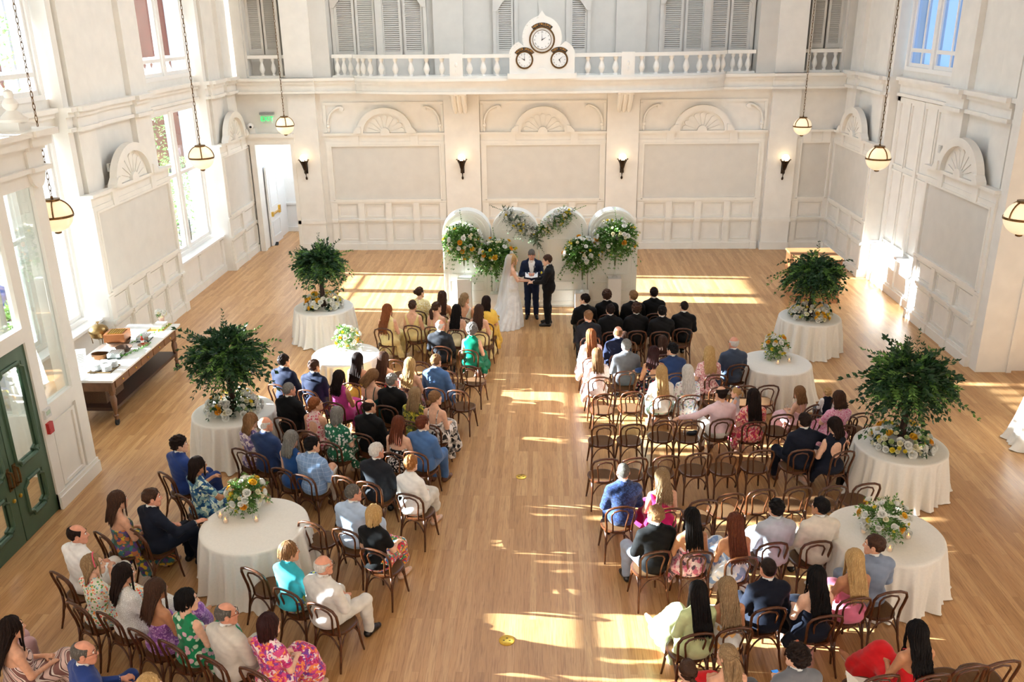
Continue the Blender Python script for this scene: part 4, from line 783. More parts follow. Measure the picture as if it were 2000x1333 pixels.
p=cartpt(197,700); k=M(); k.lathe([(.16,0),(.17,.1),(.16,.1),(.15,.015),(.002,.014)],(0,0,0),20,cap=False,sx=1.0,sy=.7); one('copper_pan',k,mat('dark copper','6d4a2c',.35,.8),'low copper pan in front of the brass chafing dish','pan',smooth='auto',loc=(p[0],p[1],.955))
p=cartpt(230,672); bx_=thing('copper_box','square copper warming box with a grated top','warming box',(p[0]+.02,p[1],.955),.12); k=M(); k.box(-.2,.2,-.2,.2,.1,.26); COP=mat('copper','a8693f',.35,.7); part('box',k,COP,bx_); k=M(); k.box(-.15,.15,-.15,.15,.26,.262); part('grate_recess',k,BLACK,bx_); k=M()
for q in range(7): v=-.14+q*.0467; k.box(-.15,.15,v-.005,v+.005,.262,.27); k.box(v-.005,v+.005,-.15,.15,.262,.272)
part('grate',k,BRASS,bx_); k=M(); k.lathe([(.2,0),(.25,.1),(.245,.1),(.19,.01),(.002,.01)],(0,0,0),22,cap=False); one('wicker_basket',k,mat('brown wicker','6b4629',.8,var=.25,scale=60,bump=.8),'brown wicker basket under the copper warming box','basket',smooth=True,loc=(p[0]+.02,p[1],.955))
p=cartpt(243,686); k=M(); k.lathe([(.1,0),(.16,.09),(.155,.09),(.09,.012),(.002,.011)],(0,0,0),22,cap=False); one('wooden_bowl',k,mat('dark wooden bowl','4b3220',.45,var=.15),'dark wooden bowl beside the warming box','bowl',smooth=True,loc=(p[0],p[1],.955))
def mirror_box(px,py,l,rz):
    p=cartpt(px,py); t=thing('mirrored_box',l,'box',(p[0],p[1],.955),rz); k=M(); k.box(-.13,.13,-.16,.16,0,.012); part('base',k,mat('dark mirror','46524a',.1,.8),t); k=M(); k.box(-.12,.12,-.13,.13,.012,.1); part('case',k,mat('mirrored glass','c2c8c6',.12,.85),t); k=M()
    for q in range(6): k.box(-.1+q*.034,-.085+q*.034,-.12,.12,.1,.108)
    part('cutlery',k,mat('steel','d0d0d2',.25,.9),t)
mirror_box(227,697,'mirrored box with cutlery near the plates',.1); mirror_box(283,664,'mirrored box farther along the cart by the sauce bottle',.1)
p=cartpt(281,674); k=M(); k.lathe([(.1,0),(.12,.012),(.1,.012)],(0,0,0),20); k.lathe([(.09,.012),(.105,.022),(.002,.022)],(0,0,0),20); one('wood_plate',k,mat('wood plate','9a7350',.5),'round wooden plate under the sauce bottle','plate',loc=(p[0],p[1],.955))
sb_=thing('sauce_bottle','red sauce bottle with a white label on the wooden plate','bottle',(p[0]-.02,p[1],.977)); k=M().lathe([(.03,0),(.033,.01),(.033,.1),(.015,.13),(.012,.17)],(0,0,0),14); part('bottle',k,mat('red sauce','b5341c',.25),sb_,'auto'); k=M().lathe([(.0342,.03),(.0342,.08)],(0,0,0),14,cap=False); part('paper_label',k,WHITE,sb_); k=M().lathe([(.014,.17),(.014,.2)],(0,0,0),10); part('cap',k,mat('green cap','3c8a4a',.5),sb_)
p=cartpt(312,640); k=M(); k.box(-.17,.17,-.25,.25,0,.012); one('brass_tray',k,BRASS,'brass tray at the far end of the cart','tray',loc=(p[0],p[1],.955)); nb_=thing('napkin_stack','stack of white napkins on the brass tray','napkins',(p[0],p[1],.967)); k=M()
for q in range(6): k.box(-.11+.003*(q%2),.11,-.17,.17-.003*(q%2),q*.012,q*.012+.0105)
part('napkin',k,CLOTH,nb_)
p=cartpt(313,634); bouquet('small_posy','small pink and white posy in a pot at the far end of the cart','flower arrangement',(p[0],p[1]+.1,.967),(.09,.09,.07),14,8,77,{'white_rose':5,'cream_rose':5},cz=.2,ll=.04,lw=.015,sz=.8,tinyn=0); k=M().lathe([(.05,0),(.065,.13),(.055,.13)],(0,0,0),14); one('posy_pot',k,mat('pink glaze','e3bfae',.3),'pale pink pot holding the posy on the brass tray','pot',smooth='auto',loc=(p[0],p[1]+.1,.967))
k=M(); rnd=random.Random(5)
for a,b in (((232,700),(262,690)),((262,690),(292,676)),((250,675),(300,655)),((290,660),(330,640))):
    A=cartpt(*a);B=cartpt(*b); sprig(k,(A[0],A[1],.97),(B[0]-A[0],B[1]-A[1],.04),float(np.linalg.norm(B-A)),rnd,.075,.035,True,-.0,9)
one('garland',k,leafmat('bright garland leaves','3f7a2c','78ad4a'),'bright green leaf garland lying along the cart','garland')
k=M(); k.box(-.25,.25,-.35,.35,0,.3); one('wicker_hamper',k,mat('wicker hamper','5a3d26',.85,var=.3,scale=80,bump=.8),'dark wicker hamper on the cart shelf','hamper',loc=(-8.35,15.0,.36))
# ---------------------------------------------------------------- wooden cabinet behind the far right tree
cx=thing('wooden_cabinet','wooden framed cabinet on the floor behind the far right tree','cabinet',(7.05,22.4,0)); WOO=mat('orange oak','9c6a42',.45,var=.12,scale=5,stretch=(1,1,6)); k=M()
for q in ((-.55,.55,-.6,-.52,0,.1),(-.55,.55,-.6,-.52,1.02,1.12),(-.55,-.45,-.6,-.52,.1,1.02),(.45,.55,-.6,-.52,.1,1.02),(.47,.55,-.52,.6,0,1.12),(-.55,-.47,-.52,.6,0,1.12),(-.47,.47,.52,.6,0,1.12)): k.box(*q)
part('frame',k,WOO,cx); k=M()
for q in range(6): k.box(-.45,.45,-.55,-.53,.1+q*.153,.1+q*.153+.148)
part('board',k,WOO,cx); k=M(); k.box(-.58,.58,-.62,.62,1.12,1.16); part('top',k,WOO,cx)
# ---------------------------------------------------------------- people: implicit surfaces
def cap(P,a,b,ra,rb):
    a=np.array(a,float); ba=np.array(b,float)-a; pa=P-a; h=np.clip(pa@ba/max(1e-9,ba@ba),0,1); return np.linalg.norm(pa-h[:,None]*ba,axis=1)-(ra+(rb-ra)*h)
def ell(P,c,r):
    q=(P-np.array(c,float)); r=np.array(r,float); k0=np.linalg.norm(q/r,axis=1); k1=np.linalg.norm(q/(r*r),axis=1)+1e-9; return k0*(k0-1)/k1
def smin(a,b,k):
    h=np.clip(.5+.5*(b-a)/k,0,1); return b*(1-h)+a*h-k*h*(1-h)
def su(k,*ds):
    d=ds[0]
    for e in ds[1:]: d=smin(d,e,k)
    return d
def nets(f,lo,hi,h):
    lo=np.array(lo,float); n=np.ceil((np.array(hi)-lo)/h).astype(int)+1
    ax=[lo[i]+h*np.arange(n[i]) for i in range(3)]; G=np.stack(np.meshgrid(*ax,indexing='ij'),-1).reshape(-1,3); D=f(G).reshape(n)
    s=D<0; c=n-1; sm=np.zeros(tuple(c)+(3,)); ct=np.zeros(tuple(c))
    for a in range(3):
        o=[i for i in range(3) if i!=a]
        for b0 in (0,1):
            for b1 in (0,1):
                sl=[None]*3; sl[a]=slice(0,c[a]); sl[o[0]]=slice(b0,b0+c[o[0]]); sl[o[1]]=slice(b1,b1+c[o[1]]); s2=list(sl); s2[a]=slice(1,c[a]+1)
                d0=D[tuple(sl)]; d1=D[tuple(s2)]; x=(d0<0)!=(d1<0); t=np.where(x,d0/np.where(x,d0-d1,1),0); ct+=x; sm[...,a]+=np.where(x,t,0)
                if b0: sm[...,o[0]]+=x
                if b1: sm[...,o[1]]+=x
    act=ct>0; vid=-np.ones(tuple(c),int); vid[act]=np.arange(act.sum()); I=np.argwhere(act); V=lo+h*(I+sm[act]/ct[act][:,None]); Fs=[]
    for a in range(3):
        b,e=(a+1)%3,(a+2)%3; sl=[slice(1,c[i]) for i in range(3)]; sl[a]=slice(0,c[a]); s2=list(sl); s2[a]=slice(1,c[a]+1)
        p0=s[tuple(sl)]; p1=s[tuple(s2)]; x=np.argwhere(p0!=p1)
        if not len(x): continue
        q=x.copy(); q[:,b]+=1; q[:,e]+=1; fl=p0[tuple(x.T)]
        def at(db,de): r=q.copy(); r[:,b]-=db; r[:,e]-=de; return vid[tuple(r.T)]
        F=np.stack([at(1,1),at(0,1),at(0,0),at(1,0)],1); F[~fl]=F[~fl][:,::-1]; Fs.append(F)
    return V,np.concatenate(Fs)
# joints: origin on the floor under the hips, person faces +Y
def joints(sex,arms=('lap','lap'),legs='fwd',stand=False):
    m=sex=='m'; J={}; hz=.94 if stand else .545; J['hz']=hz; J['m']=m; sw=.185 if m else .152; J['sw']=sw; J['stand']=stand; lean=0 if stand else -.0
    J['sh']={};J['el']={};J['wr']={};J['hd']={}
    for s,nm in ((-1,arms[0]),(1,arms[1])):
        sh=np.array([s*sw,-.035,hz+.44]); T={'lap':((s*(sw+.055),.03,hz+.17),(s*.1,.24,hz+.13),(-s*.6,.9,-.25)),'cross':((s*(sw+.065),.05,hz+.2),(s*-.02,.23,hz+.25),(-s*1,.15,.1)),
         'knee':((s*(sw+.06),.06,hz+.18),(s*.12,.31,hz+.12),(0,1,-.2)),'side':((s*(sw+.25),-.07,hz+.38),(s*(sw+.5),-.1,hz+.34),(s*1,.1,-.2)),'side_low':((s*(sw+.24),-.02,hz+.33),(s*(sw+.48),.04,hz+.3),(s*.8,.3,-.4)),
         'table':((s*(sw+.1),.12,hz+.2),(s*(sw+.13),.37,hz+.24),(s*.1,1,-.05)),'chin':((s*(sw+.02),.13,hz+.2),(s*.05,.17,hz+.46),(-s*.2,.1,1)),'hang':((s*(sw+.05),-.05,hz+.15),(s*(sw+.05),.03,hz-.1),(0,.15,-1)),
         'hold':((s*(sw+.03),.03,hz+.16),(s*.1,.3,hz+.1),(-s*.2,1,-.1)),'book':((s*(sw+.05),.02,hz+.18),(s*.07,.22,hz+.2),(-s*.5,.8,.1)),'give':((s*(sw+.03),.07,hz+.2),(s*.05,.33,hz+.13),(-s*.1,1,-.1)),'bookst':((s*(sw+.07),.02,hz+.18),(s*.07,.25,hz+.26),(-s*.7,.6,.1)),'hug':((s*(sw+.05),.1,hz+.22),(s*.08,.32,hz+.2),(-s*.9,.3,0))}[nm]
        J['sh'][s]=sh; J['el'][s]=np.array(T[0]); J['wr'][s]=np.array(T[1]); J['hd'][s]=np.array(T[2],float)
    J['kn']={};J['an']={};J['to']={}; J['hip']={}
    for s in (-1,1):
        J['hip'][s]=np.array([s*.09,0 if stand else .02,hz-(.02 if stand else 0)])
        if stand: k=(s*.1,.015,.5); a=(s*.105,-.015,.085); t=(s*.135,.16,.03)
        else:
            w={'fwd':.1,'close':.07,'spread':.2,'cross':.08,'side':.08}[legs]; k=(s*w+(.12 if legs=='side' else 0),.45,.535); a=(s*w*.9+(.2 if legs=='side' else 0),.5 if s>0 else .46,.085); t=(a[0]+s*.02,a[1]+.16,.03)
            if legs=='cross' and s>0: k=(-.02,.46,.64); a=(-.2,.66,.36); t=(-.24,.83,.36)
            if legs=='ankle' : pass
        J['kn'][s]=np.array(k); J['an'][s]=np.array(a); J['to'][s]=np.array(t)
    return J
def torso(P,J,g=0.,fat=0.):
    hz=J['hz']; m=J['m']; sw=J['sw']
    if m: E=[((0,-.025,hz+.02),(.172+g+fat,.125+g,.12+g)),((0,-.015,hz+.16),(.15+g+fat,.115+g+fat,.17+g)),((0,-.03,hz+.33),(.172+g,.118+g,.17+g))]
    else: E=[((0,-.03,hz+.01),(.178+g+fat,.13+g,.125+g)),((0,-.02,hz+.17),(.124+g+fat,.098+g+fat,.17+g)),((0,-.025,hz+.33),(.138+g+fat*.6,.098+g,.15+g)),((0,.05,hz+.3),(.12+g,.065+g,.07+g))]
    d=su(.06,*[ell(P,c,r) for c,r in E])
    d=smin(d,cap(P,(-sw*.88,-.035,hz+.435),(sw*.88,-.035,hz+.435),(.062 if m else .048)+g,(.062 if m else .048)+g),.06)
    for s in (-1,1): d=smin(d,cap(P,(s*sw*.62,-.04,hz+.455),(s*.03,-.03,hz+.54),(.045 if m else .034)+g,.04+g),.05)
    return d
def arm(P,J,s,g=0.,up=1.,fo=1.,k=1.):
    m=J['m']; a,e,w=J['sh'][s],J['el'][s],J['wr'][s]; r=(.056,.046,.042,.03) if m else (.046,.038,.034,.024); r=[x*k for x in r]
    d=cap(P,a,a+(e-a)*up,r[0]+g,r[0]+(r[1]-r[0])*up+g)
    if up>=1 and fo>0: d=smin(d,cap(P,e,e+(w-e)*fo,r[2]+g,r[2]+(r[3]-r[2])*fo+g),.03)
    return d
def leg(P,J,s,g=0.,to=1.):
    m=J['m']; h,k,a=J['hip'][s],J['kn'][s],J['an'][s]; r=(.088,.06,.058,.036) if m else (.085,.056,.053,.033)
    d=cap(P,h,k,r[0]+g,r[1]+g); d=smin(d,cap(P,k,k+(a-k)*to,r[2]+g,r[2]+(r[3]-r[2])*to+g),.03)
    c=k+(a-k)*.3+np.array([0,-.03,0]); return smin(d,ell(P,c,(.045+g,.05+g,.11+g)),.04) if to>.9 else d
def foot(P,J,s,g=0.):
    a,t=J['an'][s],J['to'][s]; hl=a+np.array([0,-.035,-.045]); return su(.03,cap(P,hl,a,.034+g,.032+g),cap(P,hl,t,.034+g,.026+g),cap(P,a,t+(a-t)*.35,.03+g,.028+g))
def bounds(J,pad=.12):
    A=np.array([v for k in('sh','el','wr','kn','an','to','hip') for v in J[k].values()]); lo=A.min(0)-pad; hi=A.max(0)+pad; lo[1]=min(lo[1],-.24); lo[2]=max(lo[2],-.02) if 1 else 0; lo[2]=-.02; hi[2]=max(hi[2],J['hz']+.66); return lo,hi
BC={}
def base_body(key):
    if key in BC: return BC[key]
    sex,arms,legs,stand,fat=key; J=joints(sex,arms,legs,stand); lo,hi=bounds(J)
    def f(P):
        d=torso(P,J,0,fat)
        for s in (-1,1): d=smin(d,arm(P,J,s),.035); d=smin(d,smin(leg(P,J,s),foot(P,J,s),.03),.04)
        hz=J['hz']; return smin(d,cap(P,(0,-.03,hz+.49),(0,.0,hz+.63),.054 if J['m'] else .045,.05 if J['m'] else .042),.035)
    V,F=nets(f,lo,hi,.0145); BC[key]=(J,V,F); return BC[key]
def hand_geo(kind):
    if kind in BC: return BC[kind]
    c={'relax':.9,'flat':.25,'fist':1.5}[kind]
    def f(P):
        d=su(.02,cap(P,(0,-.03,0),(0,.02,0),.026,.027),ell(P,(0,.055,-.002),(.04,.05,.016)),cap(P,(-.03,.085,0),(.03,.088,0),.014,.014))
        for x,L in ((-.031,.062),(-.0105,.075),(.0105,.07),(.031,.054)):
            p=np.array([x,.088,0]); a=c*.35; q=d
            ch=None
            for j,l in enumerate((.45,.32,.26)):
                n=p+L*l*np.array([x*1.2,math.cos(a),-math.sin(a)]); e=cap(P,p,n,.0098-.0012*j,.0092-.0013*j); ch=e if ch is None else np.minimum(ch,e); p=n; a+=c*.75
            d=smin(d,ch,.006)
        t=su(.006,cap(P,(.028,.03,-.004),(.056,.06,-.016),.014,.011),cap(P,(.056,.06,-.016),(.058,.092,-.024-.008*c),.011,.0085)); return smin(d,t,.01)
    V,F=nets(f,(-.06,-.07,-.1),(.08,.19,.04),.0052); BC[kind]=(V,F); return BC[kind]
def head_geo(sex):
    k='head'+sex
    if k in BC: return BC[k]
    m=sex=='m'; j=1. if m else .93
    def f(P):
        d=su(.045,ell(P,(0,-.014,.032),(.077,.097,.098)),ell(P,(0,.034,-.035),(.06*j,.058,.085)),cap(P,(-.018*j,.068,-.104),(.018*j,.068,-.104),.021,.021))
        for s in (-1,1): d=smin(d,cap(P,(s*.055*j,.0,-.05),(s*.03*j,.06,-.095),.022,.02),.03)
        d=smin(d,cap(P,(0,.088,.02),(0,.113,-.03),.009,.0125),.012)
        for s in (-1,1):
            d=smin(d,cap(P,(0,.112,-.034),(s*.013,.101,-.036),.009,.008),.008); d=-smin(-d,ell(P,(s*.033,.1,.012),(.02,.02,.013)),.012) if 0 else np.where(1,np.maximum(d,-(ell(P,(s*.033,.104,.01),(.021,.02,.014)))),d)
            d=smin(d,cap(P,(s*.015,.089,.032),(s*.05,.074,.034),.009,.007),.012); d=smin(d,cap(P,(s*.043,.065,-.025),(s*.03,.08,-.04),.016,.014),.025)
            e=np.maximum(ell(P,(s*.081,-.008,-.006),(.016,.024,.034)),-ell(P,(s*.094,-.004,-.004),(.009,.014,.02))); d=smin(d,e,.008)
        d=smin(d,cap(P,(-.018,.09,-.07),(.018,.09,-.07),.008,.008),.01); d=smin(d,cap(P,(0,-.02,-.05),(0,-.025,-.16),.052 if m else .043,.054 if m else .044),.03); return d
    V,F=nets(f,(-.12,-.13,-.17),(.12,.14,.15),.0068); x=M()
    for s in (-1,1): x.ell((s*.033,.0855,.01),(.0125,.0115,.0095),8,6,1); x.ell((s*.033,.0955,.0095),(.0055,.003,.0055),8,5,2)
    x.ell((0,.0935,-.0655),(.022,.007,.0045),10,6,3); x.ell((0,.0935,-.0755),(.02,.0075,.006),10,6,3); BC[k]=(V,F,x); return BC[k]
SKIN={k:mat('skin '+k,c,.5,var=.05,scale=25,spec=.35) for k,c in {'f':'e6b597','l':'dca585','t':'bd845f','r':'d7967a','d':'8f5f42'}.items()}
EYEW=mat('eye white','f0ece6',.3,var=0); EYED=mat('dark iris','2b1c12',.2,var=0); LIP=mat('lips','b8645a',.45,var=.02)
def rotz(a): c,s=math.cos(a),math.sin(a); return np.array([[c,-s,0],[s,c,0],[0,0,1]])
def rotx(a): c,s=math.cos(a),math.sin(a); return np.array([[1,0,0],[0,c,-s],[0,s,c]])
def roty(a): c,s=math.cos(a),math.sin(a); return np.array([[c,0,s],[0,1,0],[-s,0,c]])
GC={}
def gmesh(key,fn,lo,hi,h=.016,name='garment'):
    if key in GC: return GC[key]
    V,F=nets(fn,lo,hi,h); me=D2.meshes.new(name); me.from_pydata(V.tolist(),[],F.tolist()); me.polygons.foreach_set('use_smooth',[True]*len(F)); me.materials.append(None); me.update(); GC[key]=me; return me
def wr(P,J,a=.004): return a*(np.sin(P[:,2]*58+7*P[:,0])*np.sin(P[:,0]*31+P[:,2]*17)+.6*np.sin(P[:,1]*47+P[:,2]*33))
def onmat(o,m): 
    s=o.material_slots[0]; s.link='OBJECT'; s.material=m; return o
def necksub(P,J,r): hz=J['hz']; return cap(P,(0,-.035 if J['m'] else -.02,hz+(.47 if J['m'] else .535)),(0,.03,hz+.64),r,r+.012)
def g_jacket(J,key,open_=False,fat=0,long=1.):
    hz=J['hz']; lo,hi=bounds(J)
    def f(P):
        d=torso(P,J,.02,fat); b=ell(P,(0,-.025,hz+.02),(.195+fat,.15,.2 if J['stand'] else .13)); d=smin(d,b,.05)
        for s in (-1,1): d=smin(d,arm(P,J,s,.017,1,.93),.03)
        d+=wr(P,J,.0035); d=np.maximum(d,-necksub(P,J,.062)); ring=np.abs(ell(P,(0,-.02,hz+.525),(.088,.085,.1)))-.011; ring=np.maximum(ring,np.abs(P[:,2]-(hz+.535)-.18*(-P[:,1]-.02))-.032); d=smin(d,ring,.012)
        if open_:
            w=.012+.16*np.clip((P[:,2]-(hz+.12))/.38,0,1)*.42; v=np.maximum(np.abs(P[:,0])-w,-(P[:,1]-.03)); d=np.maximum(d,-np.maximum(v,(hz+.1)-P[:,2]))
        return np.maximum(d,(hz-.2 if J['stand'] else hz-.075)-P[:,2])
    return gmesh(('jk',key,open_,fat),f,lo,hi,name='jacket')
def g_shirt(J,key,fat=0,sl=1.):
    hz=J['hz']; lo,hi=bounds(J)
    def f(P):
        d=torso(P,J,.012 if J['m'] else .019,fat)
        if sl>0:
            for s in (-1,1): d=smin(d,arm(P,J,s,.011,1,.97) if sl>=1 else arm(P,J,s,.014,sl,0),.03)
        d+=wr(P,J,.003); return np.maximum(np.maximum(d,-necksub(P,J,.056)),hz-.02-P[:,2])
    return gmesh(('sh',key,fat,sl),f,lo,hi,name='shirt')
def g_trousers(J,key,fat=0):
    hz=J['hz']; lo,hi=bounds(J)
    def f(P):
        d=ell(P,(0,-.02,hz+.02),(.185+fat,.145,.12))
        for s in (-1,1):
            d=smin(d,leg(P,J,s,.017,.96),.04)
            k,a=J['kn'][s],J['an'][s]; d=smin(d,cap(P,k,k+(a-k)*.97,.07,.062),.02)
        d+=wr(P,J,.003); return np.maximum(d,P[:,2]-hz-.1)
    return gmesh(('tr',key,fat),f,lo,hi,name='trousers')
def g_shoe(J,key,s,heel=0):
    lo=np.minimum(J['an'][s],J['to'][s])-.09; hi=np.maximum(J['an'][s],J['to'][s])+.09
    def f(P): a=J['an'][s]; d=foot(P,J,s,.009); return np.maximum(d,P[:,2]-a[2]-(.005 if not heel else -.025))
    return gmesh(('fo',key,s,heel),f,lo,hi,.011,name='shoe')
def g_dress(J,key,neck,skirt='long',fat=0):
    hz=J['hz']; lo,hi=bounds(J,.2); lo[2]=-.0
    if skirt=='gown': lo=np.array([-.7,-.95,0]); hi=np.array([.7,.5,1.6])
    def f(P):
        d=torso(P,J,.013,fat); x,y,z=P.T
        if neck in('short','long','cape','puff','three'):
            for s in (-1,1):
                a=arm(P,J,s,.014,1,.95 if neck=='long' else .6) if neck in('long','three') else arm(P,J,s,.018 if neck=='short' else .035,.62,0); d=smin(d,a,.03)
            if neck=='cape': d=smin(d,ell(P,(0,-.06,hz+.33),(J['sw']+.09,.13,.2)),.05)
        d=np.maximum(d,-necksub(P,J,.07 if neck not in('halter','high') else .052))
        if neck in('strapless','straps','oneshoulder'): 
            c=z-(hz+.335+.35*np.clip(y,-.1,.1)); 
            if neck=='oneshoulder': c=np.minimum(c,np.maximum(-(x+.0)-.02+.0*z,z-hz-.6)) if 0 else z-(hz+.36-x*.85)
            if neck=='straps': c=z-(hz+.27+.9*np.clip(y+.1,0,.1)+.35*np.clip(y,0,.1))
            d=np.maximum(d,c)
        if neck=='vback': v=np.maximum(np.abs(x)-.42*(z-hz-.2),y+.02); d=np.maximum(d,-v); d=np.maximum(d,-np.minimum(cap(P,J['sh'][1]+np.array([.05,0,.02]),J['sh'][1]+np.array([.06,0,-.2]),.06,.05),cap(P,J['sh'][-1]+np.array([-.05,0,.02]),J['sh'][-1]+np.array([-.06,0,-.2]),.06,.05)))
        if neck in('tank','halter','high'):
            for s in (-1,1): d=np.maximum(d,-cap(P,J['sh'][s]+np.array([s*(.03 if neck!='halter' else .0),0,.03]),J['sh'][s]+np.array([s*.06,0,-.16]),.055 if neck!='halter' else .075,.04))
            if neck=='halter': d=np.maximum(d,-ell(P,(0,-.15,hz+.32),(.1,.08,.12)))
        if neck=='openback': d=np.maximum(d,-ell(P,(0,-.16,hz+.32),(.11,.12,.14)))
        if J['stand']:
            if skirt=='gown':
                t=np.clip((hz+.06-z)/(hz+.06),0,1); cy=-.02-.22*t**2.2; rx=.15+.36*t**1.15; ry=.125+.36*t**1.3; an=np.arctan2(y-cy,x); k=np.sqrt((x/rx)**2+((y-cy)/ry)**2); e=(k-1)*np.minimum(rx,ry)*.8+.014*t*np.sin(an*17+2*np.sin(an*3)); e=np.maximum(e,z-hz-.06); d=smin(d,e,.05)
            return d
        sk=ell(P,(0,-.02,hz+.01),(.205+fat,.155,.125))
        for s in (-1,1): sk=smin(sk,cap(P,(s*.09,.03,hz),J['kn'][s]+np.array([0,0,.005]),.105,.085),.06)
        sk=smin(sk,cap(P,(0,.0,hz),(0,.42,hz-.005),.085,.075),.08)
        if skirt!='short':
            zb={'long':.06,'midi':.22}[skirt]; kc=(J['kn'][1]+J['kn'][-1])/2; ac=(J['an'][1]+J['an'][-1])/2
            for s in (-1,1): sk=smin(sk,cap(P,J['kn'][s],(J['an'][s][0]+s*.05,J['an'][s][1]-.02,zb+.1),.088,.12),.07)
            sk=smin(sk,cap(P,kc,(ac[0],ac[1]-.03,zb+.1),.095,.14),.09)
            for s in (-1,1): sk=smin(sk,cap(P,(s*.17,.02,hz-.04),(s*.22,.1,zb+.1),.05,.06),.07)
            sk=np.maximum(sk,zb-z)
            an=np.arctan2(y-.25,x); sk+=.011*np.clip((hz-.05-z)*4,0,1)*np.sin(an*19+6*z)
        sk+=wr(P,J,.005); return smin(d+wr(P,J,.002),sk,.04)
    return gmesh(('dr',key,neck,skirt,fat),f,lo,hi,name='dress')
# ---------------------------------------------------------------- hair (head-local, face towards +Y)
HC={}
def skull(phi,el,g=.012):  # phi: 0 front, el elevation
    return np.array([(.077+g)*math.sin(phi)*math.cos(el),-.014+(.097+g)*math.cos(phi)*math.cos(el),.032+(.098+g)*math.sin(el)])
def capshell(k,g,line,rough,seed,top=None):
    rs=np.random.RandomState(seed); W=rs.normal(size=(6,3))*70; ph=rs.rand(6)*6.28
    def f(P):
        x,y,z=P.T; d=ell(P,(0,-.016,.034),(.079+g,.1+g,.1+g)); 
        zl=np.where(y>.03,line[0]+(.06-line[0])*0+(np.clip((y-.03)/.05,0,1))*(line[3]-line[0]),np.where(y>-.03,line[0]+(line[1]-line[0])*np.clip((.03-y)/.06,0,1),line[1]+(line[2]-line[1])*np.clip((-.03-y)/.05,0,1)))
        n=sum(np.sin(P@W[i]+ph[i]) for i in range(6)); d=d+rough*n; ear=-ell(P,(math.copysign(.085,1),-.008,-.006),(.02,.026,.036)); ear2=-ell(P,(-.085,-.008,-.006),(.02,.026,.036))
        d=np.maximum(d,zl-z); d=np.maximum(d,np.maximum(ear,ear2)); d=np.maximum(d,-ell(P,(0,.085,-.04),(.075,.05,.115)))
        if top is not None: d=np.maximum(d,np.maximum(z-top[0]-top[1]*np.clip(-y,-.05,.2),-1))
        return d
    V,F=nets(f,(-.125,-.15,-.13),(.125,.13,.17),.0075); k.add(V,F)
def brows(k):
    for s in (-1,1): k.tube([(s*.016,.1,.034),(s*.034,.096,.039),(s*.052,.082,.034)],[.003,.004,.002],5)
def lock(k,pts,r,n=5,flat=.6): 
    N=len(pts); k.tube(pts,[r*(.55+.45*math.sin(PI*min(1,.15+.75*i/(N-1)))) if i<N-1 else r*.2 for i in range(N)],n,flat=flat)
